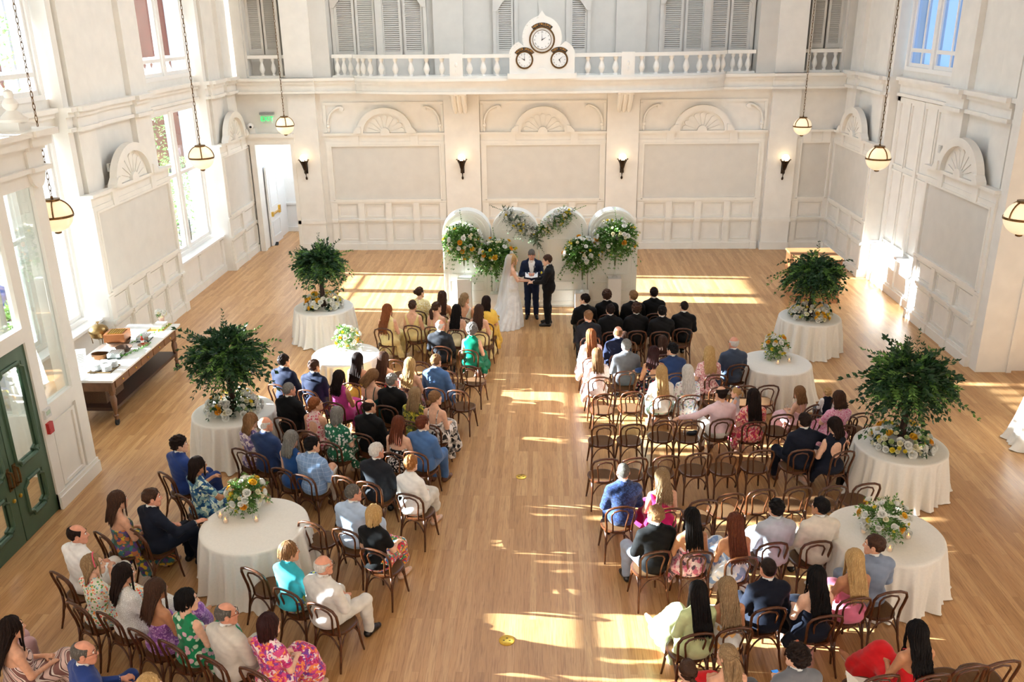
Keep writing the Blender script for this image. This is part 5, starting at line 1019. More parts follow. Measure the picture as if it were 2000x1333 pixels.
def hair(style,seed=0):
    key=(style,seed)
    if key in HC: return HC[key]
    rnd=random.Random(sum(map(ord,style))*7+seed); k=M(); brows(k); a,_,b=style.partition(':'); L=float(b) if b else .4
    if a in('short','side','curly','buzz','thin','curlyshort'):
        g,ro={'short':(.014,.0022),'side':(.017,.002),'curly':(.024,.0042),'buzz':(.0045,.0006),'thin':(.006,.001),'curlyshort':(.026,.005)}[a]; capshell(k,g,(-.012,-.02,-.075,.078),ro,seed+3)
        if a!='buzz':
            for i in range(110 if a!='thin' else 50):
                ph=rnd.uniform(-PI,PI); el0=rnd.uniform(.1,1.45); 
                if abs(ph)<1.0 and el0<.55: continue
                pts=[]; tw=rnd.uniform(.2,.5); wv=.014 if 'curl' in a else .003
                for j in range(5):
                    u=j/4; e=el0-.5*u; p=skull(ph+tw*u+(wv*9*math.sin(5*u+i)),max(e,-.55 if abs(ph)>1.8 else -.05),g-.004+.004*math.sin(PI*u)+wv*.5*math.sin(7*u+i)); pts.append(p)
                lock(k,pts,.0085 if 'curl' in a else .0065)
    elif a=='bald':
        capshell(k,.005,(-.012,-.02,-.078,.2),.001,seed+3,(.055,.22))
    elif a=='balding':
        capshell(k,.008,(-.012,-.02,-.078,.2),.0014,seed+3,(.085,.35))
    elif a in('long','wavy','bob','grown','curl'):
        capshell(k,.012,(-.03,-.05,-.08,.085),.001,seed+3); N=240 if a!='bob' else 200
        amp={'long':.004,'wavy':.016,'bob':.003,'curl':.026}.get(a,.005); fr={'wavy':2.2,'curl':4.}.get(a,1.3)
        for i in range(N):
            ph=rnd.uniform(.62,PI)*rnd.choice((-1,1)); ys=rnd.uniform(-.06,.06); sx=math.copysign(.004,ph); l=L*rnd.uniform(.74,1.05)*(1 if abs(ph)>1.3 else .88); gg=rnd.uniform(.008,.02); P=[np.array([sx,ys,.032+.1*math.sqrt(max(.1,1-((ys+.014)/.115)**2))+gg*.6])]
            for e in (1.05,.6,.2,-.1): P.append(skull(ph,e,gg)); 
            P[1]=P[1]*.75+np.array([P[1][0]*.25,P[1][1]*.25+ys*.0,P[1][2]*.25]); q=P[-1]; back=abs(ph)/PI; end=np.array([math.sin(ph)*(.1 if a!='bob' else .085)*rnd.uniform(.55,1.15),-.06-.11*min(1,l/.33)*rnd.uniform(.85,1.1) if a!='bob' else q[1]*.9-.02,0]); phs=rnd.uniform(0,6.28); n=7
            if abs(ph)<1.0 and a!='bob' and i%3==0: end[1]=.05; end[0]*=1.05
            for j in range(1,n+1):
                u=j/n; z=q[2]-l*u; yy=q[1]+(end[1]-q[1])*math.sin(u*PI/2)**(1.1); xx=q[0]+(end[0]-q[0])*u
                if z<-.17 and yy<.02: yy=min(yy,-.115-.1*min(1,max(0,(-.17-z)/.2)))
                w_=amp*u; P.append(np.array([xx+w_*math.sin(fr*6.28*u+phs),yy+w_*math.cos(fr*6.28*u+phs)*.7,z]))
            lock(k,P,rnd.uniform(.0075,.011),4,.75)
    elif a in('updo','bun','lowbun','pony','halfup'):
        G=np.array({'updo':(0,-.115,.045),'bun':(0,-.118,.03),'lowbun':(0,-.11,-.045),'pony':(0,-.112,.03),'halfup':(0,-.105,.075)}[a]); capshell(k,.007,(-.02,-.04,-.085,.082),.0008,seed+3)
        for i in range(90):
            ph=2*PI*i/90+rnd.uniform(-.05,.05)-PI; el=.52 if abs(ph)<.9 else (.05 if abs(ph)<1.7 else -.62 if abs(ph)>2.3 else -.3); p0=skull(ph,el,.006); P=[]
            for j in range(6):
                u=j/5; m_=p0*(1-u)+G*u; c=np.array([0,-.014,.032]); d=m_-c; r=np.linalg.norm(d/np.array([.077,.097,.098])); t_=1.1+.05*u+.03*math.sin(PI*u); P.append(c+d/max(r,1e-3)*t_ if u<.9 else G)
            lock(k,P,.0095)
        if a in('updo','bun','lowbun'):
            R=.04 if a!='updo' else .05; k.ell(tuple(G+np.array([0,-.012,0])),(R,R*.75,R),12,8)
            for i in range(14):
                t0=rnd.uniform(0,6.28); tl=rnd.uniform(-.6,.6); k.tube([tuple(G+np.array([R*.8*math.cos(t0+t),-.015-R*.55*rnd.uniform(.7,1)*abs(math.sin(t*1.2)),R*.8*math.sin(t0+t)*math.cos(tl)])) for t in np.linspace(0,2.6,7)],[.006,.011,.012,.012,.012,.01,.004],5)
        else:
            n=46 if a=='pony' else 60; 
            for i in range(n):
                o=rnd.uniform(-1,1); phs=rnd.uniform(0,6.28); P=[tuple(G)]; l=L*rnd.uniform(.85,1.05)
                for j in range(1,8):
                    u=j/7; P.append((o*.045*min(1,u*3)+.012*u*math.sin(9*u+phs),G[1]-.03*math.sin(PI*min(1,u*1.6))-.05*u-.02*rnd.random(),G[2]-l*u**1.15))
                lock(k,P,.0105,5,.7)
            k.tube([(G[0]+.018*math.cos(t),G[1]-.006,G[2]+.018*math.sin(t)) for t in np.linspace(0,6.28,9)[:-1]],.006,5,0,True)
            if a=='halfup':
                for i in range(70):
                    ph=rnd.uniform(1.0,PI)*rnd.choice((-1,1)); q=skull(ph,.0,.008); P=[skull(ph,.4,.008),q]; l=L*.85*rnd.uniform(.8,1.05); phs=rnd.uniform(0,6)
                    for j in range(1,7): u=j/6; P.append((q[0]*(1-.1*u)+.014*u*math.sin(10*u+phs),min(q[1],-.0)*(1-u)+u*(-.17),q[2]-l*u))
                    lock(k,P,.011,5,.7)
    elif a=='fuzzy':   # cropped curls
        capshell(k,.028,(-.02,-.03,-.085,.075),.004,seed)
        for i in range(170):
            ph=rnd.uniform(-PI,PI); el=math.asin(rnd.uniform(-.5,1)); 
            if abs(ph)<1.0 and el<.5: continue
            c=skull(ph,el,.028); r=rnd.uniform(.009,.015); t0=rnd.uniform(0,6); k.tube([tuple(c+np.array([r*math.cos(t0+t),r*.5*math.sin(2*t),r*math.sin(t0+t)])) for t in np.linspace(0,5,7)],.0055,4)
    me=k.mesh('hair',MC['hair brown'],True); HC[key]=me; return me
HM={n:hairmat('hair '+n,c,h) for n,(c,h) in {'brown':('3d2619','6a452c'),'dark':('1f1410','3d2a1f'),'black':('100c0b','2a211d'),'light':('7a5636','b08a5c'),'blond':('b8935f','e6cb98'),'ash':('8d7150','c9ad82'),'white':('cfc9c0','f3efe8'),'grey':('77736d','b5b0a8'),'salt':('55504a','a19b93'),'red':('7d4522','b87440'),'auburn':('5b2a15','94522a'),'ginger':('8f5a2c','d69a5c'),'wine':('2c100f','54221f')}.items()}
FB={}
for k_,c in {'navy':'141d36','blue':'1f3560','royal':'1f3a7c','medblue':'4a6ea0','black':'08080a','charcoal':'1d1f25','grey':'6d6e72','bluegrey':'7f8ba0','lightblue':'b9cbe3','lightgrey':'b9bec8','beige':'cfc6b8','cream':'e3d8c6','seersucker':'ddd8d0','white':'f2f0ec','pink':'e9c9cc','darknavy':'0e1424','steel':'39465c','greytr':'9aa3b4','yellow':'f4e3a0','paleyellow':'f5ecc0','gold':'f3c956','magenta':'b53a86','teal':'1d4f4a','fuchsia':'d01263','turq':'35b5c4','red':'d8141c','coral':'e2506a','lilac':'b283b4','rose':'d9748f','palepink':'f3c6cd','sage':'c9d49a','ivory':'f4eee0','bluedress':'1c4a86','greend':'15684f','white2':'f7f6f2','pinktr':'c09a9c','khaki':'d8d2c6','mint':'a9cfbf','blush':'f2d6d2'}.items(): FB[k_]=fabric('cloth '+k_,c)
FB['satin']=fabric('green satin','0f7a5c',rough=.3,sheen=0); 
for k_,b,kd,cs,sc in (('purplefl','b9a3b4','blot',('7d6690','e8d9d2','5c4d78'),24),('pinkfl','efc9c2','floral',('c8354f','d9788a','efe0d8'),30),('greenfl','1e6647','floral',('e8ece0','f3f2ea','2b7a56'),22),('blackfl','17161a','floral',('efe9e4','d9d2cd'),28),('bwpat','d8d2cb','blot',('1d1c1f','8b8680','efe9e4'),18),('yelgreen','8d8a2a','blot',('4b5020','c9b53a','2b2f1a'),26),('bluefl','2a6590','blot',('dfe9d2','1c4a78','8fb4b4'),21),('multi','4c6a5c','blot',('6b4f8f','d8b63a','3f7f86','c9784a'),19),('springfl','e9e4cf','floral',('e4574a','f08f3a','5f9a4a','9cc3cf'),34),('lace','f1efea','lace',('c9c5bd',),60),('purp','a868ae','blot',('7d3f8a','d3a3d0','8f5aa0'),42),('greenpat','148250','floral',('d9a9b4','0f6b40','c9dcc0'),16),('pinkbold','d84a86','blot',('f4dcd8','b3205f','f08a4a','7d3f9a'),28),('hot','e2452f','blot',('f4b53a','2f6fb0','f4e9dc','c21f5a','3a8f5a'),32),('paisley','dd5f78','blot',('f4a07a','c0304f','f3cdb9'),30),('curlpink','e38fae','blot',('f3d3dc','d0608a'),60),('whitefl','eceae3','floral',('9fb4cc','c9a9b0','8a9a7a'),26),('darkfl','17151b','floral',('a8323a','e0c9b4','3f5a7a'),24),('rosefl','eebfbb','blot',('d08a8c','f6e4dd','b8676c'),40),('pinkblk','e9b3b6','blot',('f4dcd4','5f4a55','c96a80'),22),('orangefl','ecebe6','blot',('e8b46a','f3f1ea'),14),('scarf','dcb8b0','stripe',('e3c3b8','5f3f3c','efe0d4','8a5f58'),4),('plaid','7f9cc4','plaid',('a9bedb',),14),('brocade','1c2f5c','blot',('2c467c','162447'),40),('lacepink','eec9c6','lace',('f8e6e2',),45),('skirtmix','5f8a8f','blot',('c9cf4a','3f5f9a','dfe3d0'),30),('yelspot','f2e3a6','floral',('fbf6e2','d9c07a'),40),('blueprint','dfe6ee','blot',('7f9cc8','f3f3f0','9cb2d4'),14)): FB[k_]=fabric('cloth '+k_,b,kd,cs,sc)
SHOEB=mat('black shoe leather','121011',.3); SHOEBR=mat('brown shoe leather','5d3722',.4); SHOEN=mat('nude shoes','d9b8a0',.45); SHOEW=mat('white shoes','f0eeea',.4)
def person(px,py,yaw,sex,skin,hs,hc,outfit,desc,arms=('lap','lap'),legs=None,hy=0,hp=0,hr=0,chair=1,scale=1.,fat=0.,stand=False,loc=None,hands=('relax','relax'),seed=None,shoe=None,label=None,hscale=1.,chl=None,gls=0):
    global LASTP
    m=sex=='m'; yaw=math.radians(yaw); op=outfit.split(':'); legs=legs or ('fwd' if m else 'close'); key=(sex,arms,legs,stand,fat); J,V,F=base_body(key); hz=J['hz']; gk=key
    hcen=np.array([0,.015,hz+.672])
    if loc is None:
        q=atz(px,py,(hz+.672)*scale); r=q-rotz(yaw)@np.array([0,.015*scale,0]); loc=(r[0],r[1],0.)
    k=M(); k.add(V,F); HR=rotz(math.radians(hy))@rotx(math.radians(hp))@roty(math.radians(hr)); HV,HF,HX=head_geo(sex); T=lambda a:(np.asarray(a)*hscale)@HR.T+hcen
    k.add(T(HV),HF); o=len(k.V); k.V+=[tuple(v) for v in T(HX.V)]; k.F+=[tuple(i+o for i in f) for f in HX.F]; k.I+=HX.I
    for i,s in enumerate((-1,1)):
        hv,hf=hand_geo(hands[i]); d=_n(J['hd'][s]); w_=J['wr'][s]; up=np.array([0,0,1.]) if abs(d[2])<.8 else np.array([s*1.,0,0]) if 0 else np.array([0,-1.,0])*(1 if d[2]>0 else -1)
        zx=_n(up-d*np.dot(up,d)); xx=np.cross(d,zx); B=np.stack([xx,d,zx],1); h2=hv.copy(); h2[:,0]*=-s if 0 else (1 if s<0 else -1); h2=(h2*(1. if m else .9))@B.T+w_+d*.018; k.add(h2,hf if s<0 else hf[:,::-1])
    me=k.mesh('person',[SKIN[skin],EYEW,EYED,LIP],True); root=link('person',me,None,loc,(0,0,yaw),scale)
    tag(root,label or 'person '+desc+(', standing' if stand else ', seated'),'person')
    if seed is None: seed=(int(px)+int(py))%3
    if hs!='none':
        hm=hair(hs,seed); ho=link('hair',hm,root,tuple(hcen),Matrix(HR.tolist()).to_euler(),hscale); onmat(ho,HM[hc])
    def worn(nm,gm,mt): link(nm,gm.mesh(nm,mt,'auto'),root,tuple(hcen),Matrix(HR.tolist()).to_euler(),hscale)
    if 'glasses' in desc or gls:
        e=M()
        for q in (-1,1): e.tube([(q*.034+.024*math.cos(t),.112,.008+.018*math.sin(t)) for t in np.linspace(0,2*PI,13)[:-1]],.0025,4,0,True); e.tube([(q*.058,.11,.014),(q*.08,.07,.014),(q*.086,-.01,.012)],.0025,4)
        e.tube([(-.011,.114,.012),(.011,.114,.012)],.0025,4); worn('eyeglasses',e,IRON)
    if 'headband' in desc: e=M(); e.tube([(.092*math.cos(t),.03,.03+.116*math.sin(t)) for t in np.linspace(-.1,PI+.1,15)],.012,5,flat=.6); worn('headband',e,FB['coral'])
    def G(nm,me_,mt): return onmat(link(nm,me_,root),FB[mt] if isinstance(mt,str) else mt)
    def collar(mt,h=.05,r=.068):
        c=M(); c.lathe([(r+.008,-.012),(r,.0),(r-.006,h),(r-.011,h),(r-.004,0)],(0,0,0),18,cap=False); c.xf(lambda x,y,z:(x,y-.02+.25*z,z+hz+.538-.3*y)); link('shirt_collar',c.mesh('shirt_collar',mt,True),root)
    sh=shoe
    if op[0]=='suit':
        G('jacket',g_jacket(J,gk,stand or 'open' in op,fat),op[1]); G('trousers',g_trousers(J,gk,fat),op[2] if len(op)>2 and op[2] and op[2]!='open' else op[1]); collar(FB['white2']); sh=sh or SHOEB
        if stand or 'open' in op: G('shirt',g_shirt(J,gk,fat),'white2')
        for s in (-1,1):
            d=_n(J['wr'][s]-J['el'][s]); c=M(); w_=J['wr'][s]; c.tube([tuple(w_-d*.03),tuple(w_+d*.008)],.039 if m else .034,10); link('shirt_cuff',c.mesh('shirt_cuff',FB['white2'],True),root)
    elif op[0]=='shirt':
        G('shirt',g_shirt(J,gk,fat,1.),op[1]); G('trousers',g_trousers(J,gk,fat),op[2]); collar(FB[op[1]],.035,.06); sh=sh or SHOEBR
    elif op[0]=='vest':
        G('shirt',g_shirt(J,gk,fat,1.),'white2'); j=dict(J); G('vest',g_shirt_v(J,gk),op[1]); G('trousers',g_trousers(J,gk,fat),op[2]); collar(FB['white2'],.035,.06); sh=sh or SHOEBR
    elif op[0]=='dress':
        G('dress',g_dress(J,gk,op[1],op[3] if len(op)>3 else 'midi',fat),op[2]); sh=sh or SHOEN
        if op[1] in('straps','tank') and op[1]=='straps':
            c=M()
            for s in (-1,1): c.tube([(s*.062,-.128,hz+.27),(s*.07,-.138,hz+.36),(s*.08,-.118,hz+.44),(s*.085,-.07,hz+.503),(s*.088,-.02,hz+.51),(s*.085,.05,hz+.46),(s*.075,.11,hz+.36)],.0085,5,flat=.6)
            link('strap',c.mesh('strap',FB[op[2]],True),root)
    elif op[0]=='top':   # top and skirt
        G('top',g_dress(J,gk,op[1],'short',fat) if 0 else g_shirt(J,gk,fat,1. if op[1]=='long' else .6),op[2]); G('skirt',g_skirt(J,gk,fat,op[4] if len(op)>4 else 'midi'),op[3]); sh=sh or SHOEN
    for s in (-1,1): onmat(link('shoe',g_shoe(J,gk,s,0 if m else 1),root),sh)
    LASTP=root
    if chair and not stand:
        R=rotz(yaw); base=np.array([loc[0],loc[1],0])
        if isinstance(chair,tuple):
            h=atz(*chair,.875); c=h+R@np.array([0,.277,0]); d=R.T@(c-base); d[1]=min(.05,max(-.14,d[1])); d[0]=max(-.1,min(.1,d[0])); p=base+R@np.array([d[0],d[1],0])
        else: p=base+R@np.array([0,-.02,0])
        place_chair(float(p[0]),float(p[1]),yaw,chl or ('chair under person '+desc if len(desc.split())<14 else 'chair under person '+' '.join(w for w in desc.split() if w not in('the','a','an'))))
    return root
def g_skirt(J,key,fat,sk):
    lo,hi=bounds(J,.2); lo[2]=0
    if ('sk',key,fat,sk) in GC: return GC[('sk',key,fat,sk)]
    hz=J['hz']
    def f(P):
        x,y,z=P.T; d=ell(P,(0,-.02,hz+.03),(.195+fat,.15,.14))
        for s in (-1,1): d=smin(d,cap(P,(s*.09,.03,hz),J['kn'][s],.108,.088),.06); d=smin(d,cap(P,J['kn'][s],J['an'][s]*np.array([1,1,0])+np.array([0,0,.3]),.088,.1),.07)
        d=smin(d,cap(P,(0,0,hz),(0,.42,hz-.005),.085,.075),.08); return np.maximum(np.maximum(d+wr(P,J,.006),.22-z),z-hz-.13)
    return gmesh(('sk',key,fat,sk),f,lo,hi,name='skirt')
def g_shirt_v(J,key):
    hz=J['hz']; lo,hi=bounds(J)
    def f(P): return np.maximum(np.maximum(torso(P,J,.02),-necksub(P,J,.065)),np.maximum(hz-.03-P[:,2],np.abs(P[:,0])-J['sw']*.82))
    return gmesh(('ve',key),f,lo,hi,name='vest')
PEOPLE=[
# bridesmaids, front row then second row
(820,572,-8,'f','f','updo','brown','dress:cape:yelspot:long','in a pale yellow caped dress, leftmost of the front row of bridesmaids',{'hy':-30}),
(864,580,-8,'f','t','wavy:.42','brown','dress:strapless:paleyellow:long','in a strapless pale yellow dress, second in the front row of bridesmaids',{}),
(908,584,-10,'f','l','halfup:.2','ash','dress:vback:ivory:long','in an ivory open backed halter dress, third in the front row of bridesmaids',{'hy':-25}),
(950,590,-10,'f','l','long:.22','dark','dress:cape:gold:long','in a bright golden caped dress, nearest the bride',{'chair':(945,632)}),
(757,606,-10,'f','f','wavy:.5','red','dress:tank:yellow:long','in a golden sleeveless dress, leftmost of the second row of bridesmaids',{'chair':(756,634),'hy':-20}),
(806,598,-12,'f','f','bun','brown','dress:vback:yellow:long','in a yellow V-backed dress, second in the second row of bridesmaids',{'chair':(804,637)}),
(853,601,-12,'f','f','pony:.26','brown','dress:straps:yellow:long','in a yellow low backed dress with thin straps among the bridesmaids',{'hy':-30}),
(892,607,-12,'f','f','wavy:.42','black','dress:straps:paleyellow:long','in a pale yellow strappy dress, fourth in the second row of bridesmaids',{'chair':(890,645)}),
(936,607,-12,'f','f','wavy:.4','brown','dress:strapless:yellow:long','in a strapless yellow dress by the aisle, second row of bridesmaids',{'chair':(937,649)}),
(860,637,-10,'m','r','bald','white','suit:charcoal','in a dark suit beside the green satin dress, third row left',{'chair':(862,678),'hy':-15}),
(922,645,-12,'f','f','fuzzy','grey','dress:high:satin:midi','in a shiny green satin dress behind the bridesmaids',{'chair':(916,682)}),
# fourth and fifth rows left
(555,706,-20,'m','l','short','dark','suit:navy','in a navy suit, leftmost of the row behind the far left low table',{'hy':-15,'seed':5}),
(614,716,-18,'m','l','short','brown','suit:navy','in a navy suit, second of the row behind the far left low table',{'hy':-15}),
(699,703,-15,'f','l','long:.46','dark','dress:straps:gold:midi','in a yellow strap dress just right of the far left low table',{}),
(749,701,-15,'f','f','long:.46','brown','dress:strapless:hot:midi','in a strapless red and blue print dress beside the low table',{}),
(801,713,-15,'f','f','wavy:.42','blond','dress:straps:pinkblk:midi','in a pink print strap dress lit by the sun, left block',{}),
(852,706,-15,'m','f','short','light','suit:medblue','in a sunlit mid blue suit by the aisle, left block',{'chair':(846,760),'hy':-10}),
(663,738,-16,'f','t','wavy:.3','dark','dress:tank:magenta:midi','in a magenta dress behind the far left low table',{'hy':-10}),
(727,735,-16,'f','f','long:.22','light','dress:straps:teal:midi','in a dark teal strap dress with head leaning right',{'hr':24,'hp':-18,'hy':-20}),
(766,744,-16,'m','r','short','grey','suit:black','in a black suit with grey hair beside the teal dress',{'hy':-15}) ,
(811,772,-16,'f','f','long:.26','ash','dress:short:yelgreen:midi','in a yellow green print dress, left block near the aisle',{}),
(850,778,-17,'f','f','lowbun','light','dress:straps:bwpat:long','in a black and white patterned dress, hand raised, by the aisle',{'arms':('lap','hold'),'hy':-35}),
# sixth row
(565,762,-20,'m','r','thin','grey','suit:black','in a black suit beside the middle left tree table',{'hy':-20,'chair':(552,818)}),
(616,790,-20,'f','l','lowbun','red','dress:halter:pinkfl:midi','in a pink floral halter dress, left block',{'hy':-35,'hp':14}),
(659,810,-20,'f','f','bob:.16','grey','dress:short:greenfl:midi','in a green and white leaf print dress',{}),
(722,795,-20,'m','l','balding','dark','suit:black','in a plain black suit beside the green leaf print dress',{'hy':-20}),
(779,829,-18,'f','f','long:.3','auburn','dress:strapless:blackfl:midi','in a black dress with white flowers, left block',{}),
(826,828,-20,'m','f','short','auburn','suit:medblue','in a mid blue suit with legs into the aisle',{'hy':-20,'shoe':SHOEBR}),
# seventh row
(491,823,-24,'f','f','long:.2','light','dress:short:purplefl:midi','in a purple floral dress in front of the middle left tree table',{'hy':-15}),
(519,830,-22,'m','r','bald','white','suit:blue','in a navy suit with a bald head beside the purple floral dress',{'hy':-20}),
(570,858,-22,'f','f','long:.26','grey','dress:tank:bluedress:midi','in a bright blue sleeveless dress with long grey hair',{'hy':-10}),
(610,870,-22,'m','l','short','black','suit:plaid:khaki','in a light blue plaid jacket with white trousers crossed',{'legs':'cross','hy':-25,'shoe':SHOEBR}),
(736,882,-20,'m','r','short','white','suit:charcoal','in a charcoal suit half lit by the sun, left block',{'hy':-20}),
(803,907,-20,'f','f','short','ginger','top:long:white2:khaki','in a sunlit white jacket and pale skirt by the aisle',{'chair':(800,965)}),
(690,964,-20,'m','r','buzz','salt','suit:lightblue','in a pale blue suit right of the near left table',{'hy':-30,'chair':(672,1036)}),
(731,1006,-20,'f','f','bob:.13','blond','top:short:black:hot','in a black top and bright floral skirt by the aisle',{'arms':('lap','knee'),'chair':(752,1052)}),
# left cluster
(351,869,-36,'m','f','curly','dark','suit:royal','in a royal blue suit behind the near left table',{'hy':-25}),
(387,910,-36,'f','t','long:.22','dark','dress:short:bluefl:midi','in a blue and white floral dress at the near left table',{'arms':('table','table'),'hy':-10}),
(231,978,-34,'f','l','long:.3','brown','dress:strapless:multi:long','in a strapless multicoloured dress left of the near left table',{'hy':-10}),
(297,973,-36,'m','r','short','brown','suit:darknavy','in a dark navy suit with a hand on the near left table',{'arms':('lap','table'),'hands':('relax','flat'),'hy':-25}),
(152,1045,-30,'m','r','balding','dark','suit:white','in a white suit by the green door',{'hy':-35,'chair':(112,1122)}),
(183,1104,-28,'f','f','long:.2','ash','dress:short:springfl:midi','in a spring floral dress with a coral headband, hand at chin',{'hy':-40,'arms':('lap','chin'),'hp':8}),
(243,1122,-28,'f','l','long:.32','dark','dress:short:lace:midi','in a white eyelet lace dress, left cluster',{'hy':-20}),
(306,1152,-28,'f','t','long:.34','brown','dress:strapless:purp:midi','in a purple print strapless dress, left cluster',{'legs':'cross','hy':-10}),
(366,1173,-28,'f','f','bob:.1','black','dress:tank:greenpat:midi','in a green sleeveless dress with a bow, left cluster',{'hy':-40}),
(443,1200,-27,'m','r','balding','salt','suit:beige','in a beige suit and glasses beside the green dress',{'hy':-38}),
(526,1221,-25,'f','f','bob:.17','wine','dress:short:pinkbold:midi','in a bold pink floral dress at the front left',{'hy':-15}),
(565,1079,-26,'f','l','bob:.07','light','top:long:turq:skirtmix','in a turquoise top and patterned skirt below the near left table',{'hy':-30,'chair':(578,1142)}),
(632,1106,-26,'m','r','bald','white','suit:seersucker','in a pale seersucker suit by the aisle, lower left',{'hy':-15,'chair':(642,1168),'legs':'spread'}),
(24,1228,-40,'f','l','long:.42','dark','dress:strapless:scarf:midi','in a pink and brown scarf print dress, bottom left corner',{'hy':-5,'fat':.03}),
(165,1276,-42,'m','r','balding','salt','suit:royal','in a blue suit and dark glasses at the bottom left',{'hy':-30,'arms':('hold','hold'),'legs':'spread'}),
(292,1342,-38,'f','f','bob:.16','blond','dress:short:pinkfl:midi','with blond hair cut off by the bottom edge at left',{}),
# groomsmen
(1142,586,8,'m','f','short','dark','suit:black','in a black tuxedo, front groomsman nearest the aisle, face turned left',{'hy':55}),
(1185,578,4,'m','f','curly','brown','suit:black','in a black tuxedo, second in the front row of groomsmen',{}),
(1237,579,4,'m','f','short','light','suit:black','in a black tuxedo, third in the front row of groomsmen',{'hy':15}),
(1277,573,2,'m','f','short','dark','suit:black','in a black tuxedo, fourth and last in the front row of groomsmen',{'chair':(1282,617)}),
(1149,619,8,'m','f','short','light','suit:charcoal','in a charcoal suit half lit, second row of groomsmen by the aisle',{'hy':10,'hp':-14}),
(1192,606,4,'m','f','short','dark','suit:black','in a black tuxedo, second in the second row of groomsmen',{'chair':(1196,651)}),
(1243,604,3,'m','f','curly','brown','suit:black','in a black tuxedo, third in the second row of groomsmen',{'chair':(1246,650)}),
(1293,609,2,'m','f','short','black','suit:black','in a black tuxedo, fourth in the second row of groomsmen',{'chair':(1290,649)}),
(1336,600,0,'m','f','buzz','dark','suit:black','in a black tuxedo, rightmost of the second row of groomsmen',{'chair':(1338,652),'hy':15}),
# third and fourth rows right
(1154,656,8,'f','f','long:.42','red','dress:long:lacepink:midi','in a sunlit pale pink dress at the aisle, row behind the groomsmen',{}),
(1207,650,6,'m','r','bald','light','suit:navy','in a navy suit with a bald head behind the groomsmen',{}),
(1294,668,5,'f','f','wavy:.3','brown','dress:short:yelspot:midi','in a pale yellow child dress behind the groomsmen',{'scale':.85,'hscale':1.12}),
(1166,694,6,'f','f','long:.32','light','dress:short:lacepink:midi','in a pale pink lace dress at the right aisle, fourth row',{'chair':(1168,731)}),
(1223,676,5,'m','r','short','grey','suit:grey','in a mid grey suit beside the pink lace dress',{'chair':(1223,727)}),
(1277,690,5,'f','t','long:.28','wine','dress:halter:darkfl:midi','in a dark floral dress with an arm around her shoulders',{'hy':-20,'chair':(1275,724)}),
(1313,684,10,'m','l','short','black','suit:blue','in a blue suit with an arm around the next seat',{'arms':('side_low','lap'),'hy':30}),
(1385,690,4,'f','f','wavy:.36','blond','dress:short:rosefl:midi','in a dusty pink floral dress, right block, long blond hair',{'chair':(1398,718)}),
(1433,671,6,'m','r','bald','white','suit:steel','in a slate blue suit beside the far right low table',{'hy':12,'chair':(1440,708)}),
(1292,728,5,'f','f','long:.42','blond','top:long:ivory:mint','in a cream cardigan with long straight hair, right block',{'chair':(1295,765)}),
(1343,727,5,'f','f','wavy:.36','white','dress:three:whitefl:midi','in a white floral dress with white wavy hair, right block',{'chair':(1344,765)}),
(1408,770,12,'m','l','balding','dark','shirt:pink:khaki','in a pale pink jacket with an arm along the chairs',{'arms':('side_low','lap'),'chair':(1412,819),'hy':10}),
(1471,775,6,'f','f','long:.4','dark','dress:short:paisley:midi','in a red and pink paisley dress, right block',{'chair':(1470,817)}),
(1561,768,35,'f','f','long:.2','light','dress:straps:palepink:midi','in a pale pink strap child dress holding a glass',{'scale':.82,'hscale':1.12,'arms':('book','book'),'hy':-15}),
(1638,779,10,'f','f','curl:.16','brown','dress:short:curlpink:midi','in a pink print dress holding a boy, right block',{'arms':('hug','hug')}),
(1571,823,8,'m','l','short','dark','suit:darknavy','in a dark navy suit with an arm behind the next chair',{'arms':('lap','side_low'),'chair':(1566,880),'shoe':SHOEBR,'legs':'spread'}),
(1629,831,20,'f','f','long:.2','dark','dress:openback:darknavy:midi','in a navy open backed dress beside the near right tree table',{'chair':(1640,876),'hy':20,'hr':-8}),
(1217,923,9,'m','r','buzz','salt','suit:brocade','in a navy brocade jacket at the right aisle',{'chair':(1214,992)}),
(1293,933,9,'f','l','wavy:.34','ash','dress:oneshoulder:fuchsia:midi','in a fuchsia one shouldered dress, right block',{'chair':(1301,984)}),
(1280,1007,14,'m','r','short','light','suit:black:greytr','in a black jacket and pale grey trousers by the aisle',{'hy':25,'legs':'spread','chair':(1284,1079)}),
(1351,1012,8,'f','t','long:.36','black','dress:straps:pinkblk:midi','in a pink floral strap dress with long black hair',{'chair':(1357,1066)}),
(1435,1022,10,'f','t','long:.46','auburn','dress:straps:blueprint:midi','in a pale blue and white strap dress with very long hair',{'chair':(1430,1058),'legs':'cross'}),
(1516,994,10,'m','l','short','black','suit:lightgrey','in a light grey suit left of the near right table',{'legs':'cross','chair':(1511,1062)}),
(1602,991,10,'m','t','short','black','suit:cream','in a cream suit beside the near right table',{'legs':'cross','hy':25,'chair':(1585,1054)}),
(1363,1158,14,'f','f','long:.46','black','dress:three:sage:midi','in a pale green dress at the bottom right aisle',{'legs':'cross','chair':(1346,1212)}),
(1420,1150,11,'f','t','wavy:.42','ash','dress:strapless:orangefl:midi','in a strapless white and orange print dress',{'chair':(1421,1200)}),
(1500,1112,11,'m','r','buzz','dark','suit:darknavy','in a plain dark navy suit, bottom right block',{'chair':(1506,1189)}),
(1594,1128,11,'f','f','wavy:.46','black','dress:strapless:darknavy:midi','in a strapless black dress with a green wrap on her lap',{'chair':(1597,1179)}),
(1668,1094,11,'f','t','long:.46','blond','dress:strapless:rose:midi','in a strapless rose pink dress in front of the near right table',{'chair':(1672,1168)}),
(1707,1066,11,'m','l','short','brown','suit:bluegrey','in a blue grey suit in front of the near right table',{'hy':50,'chair':(1752,1165)}),
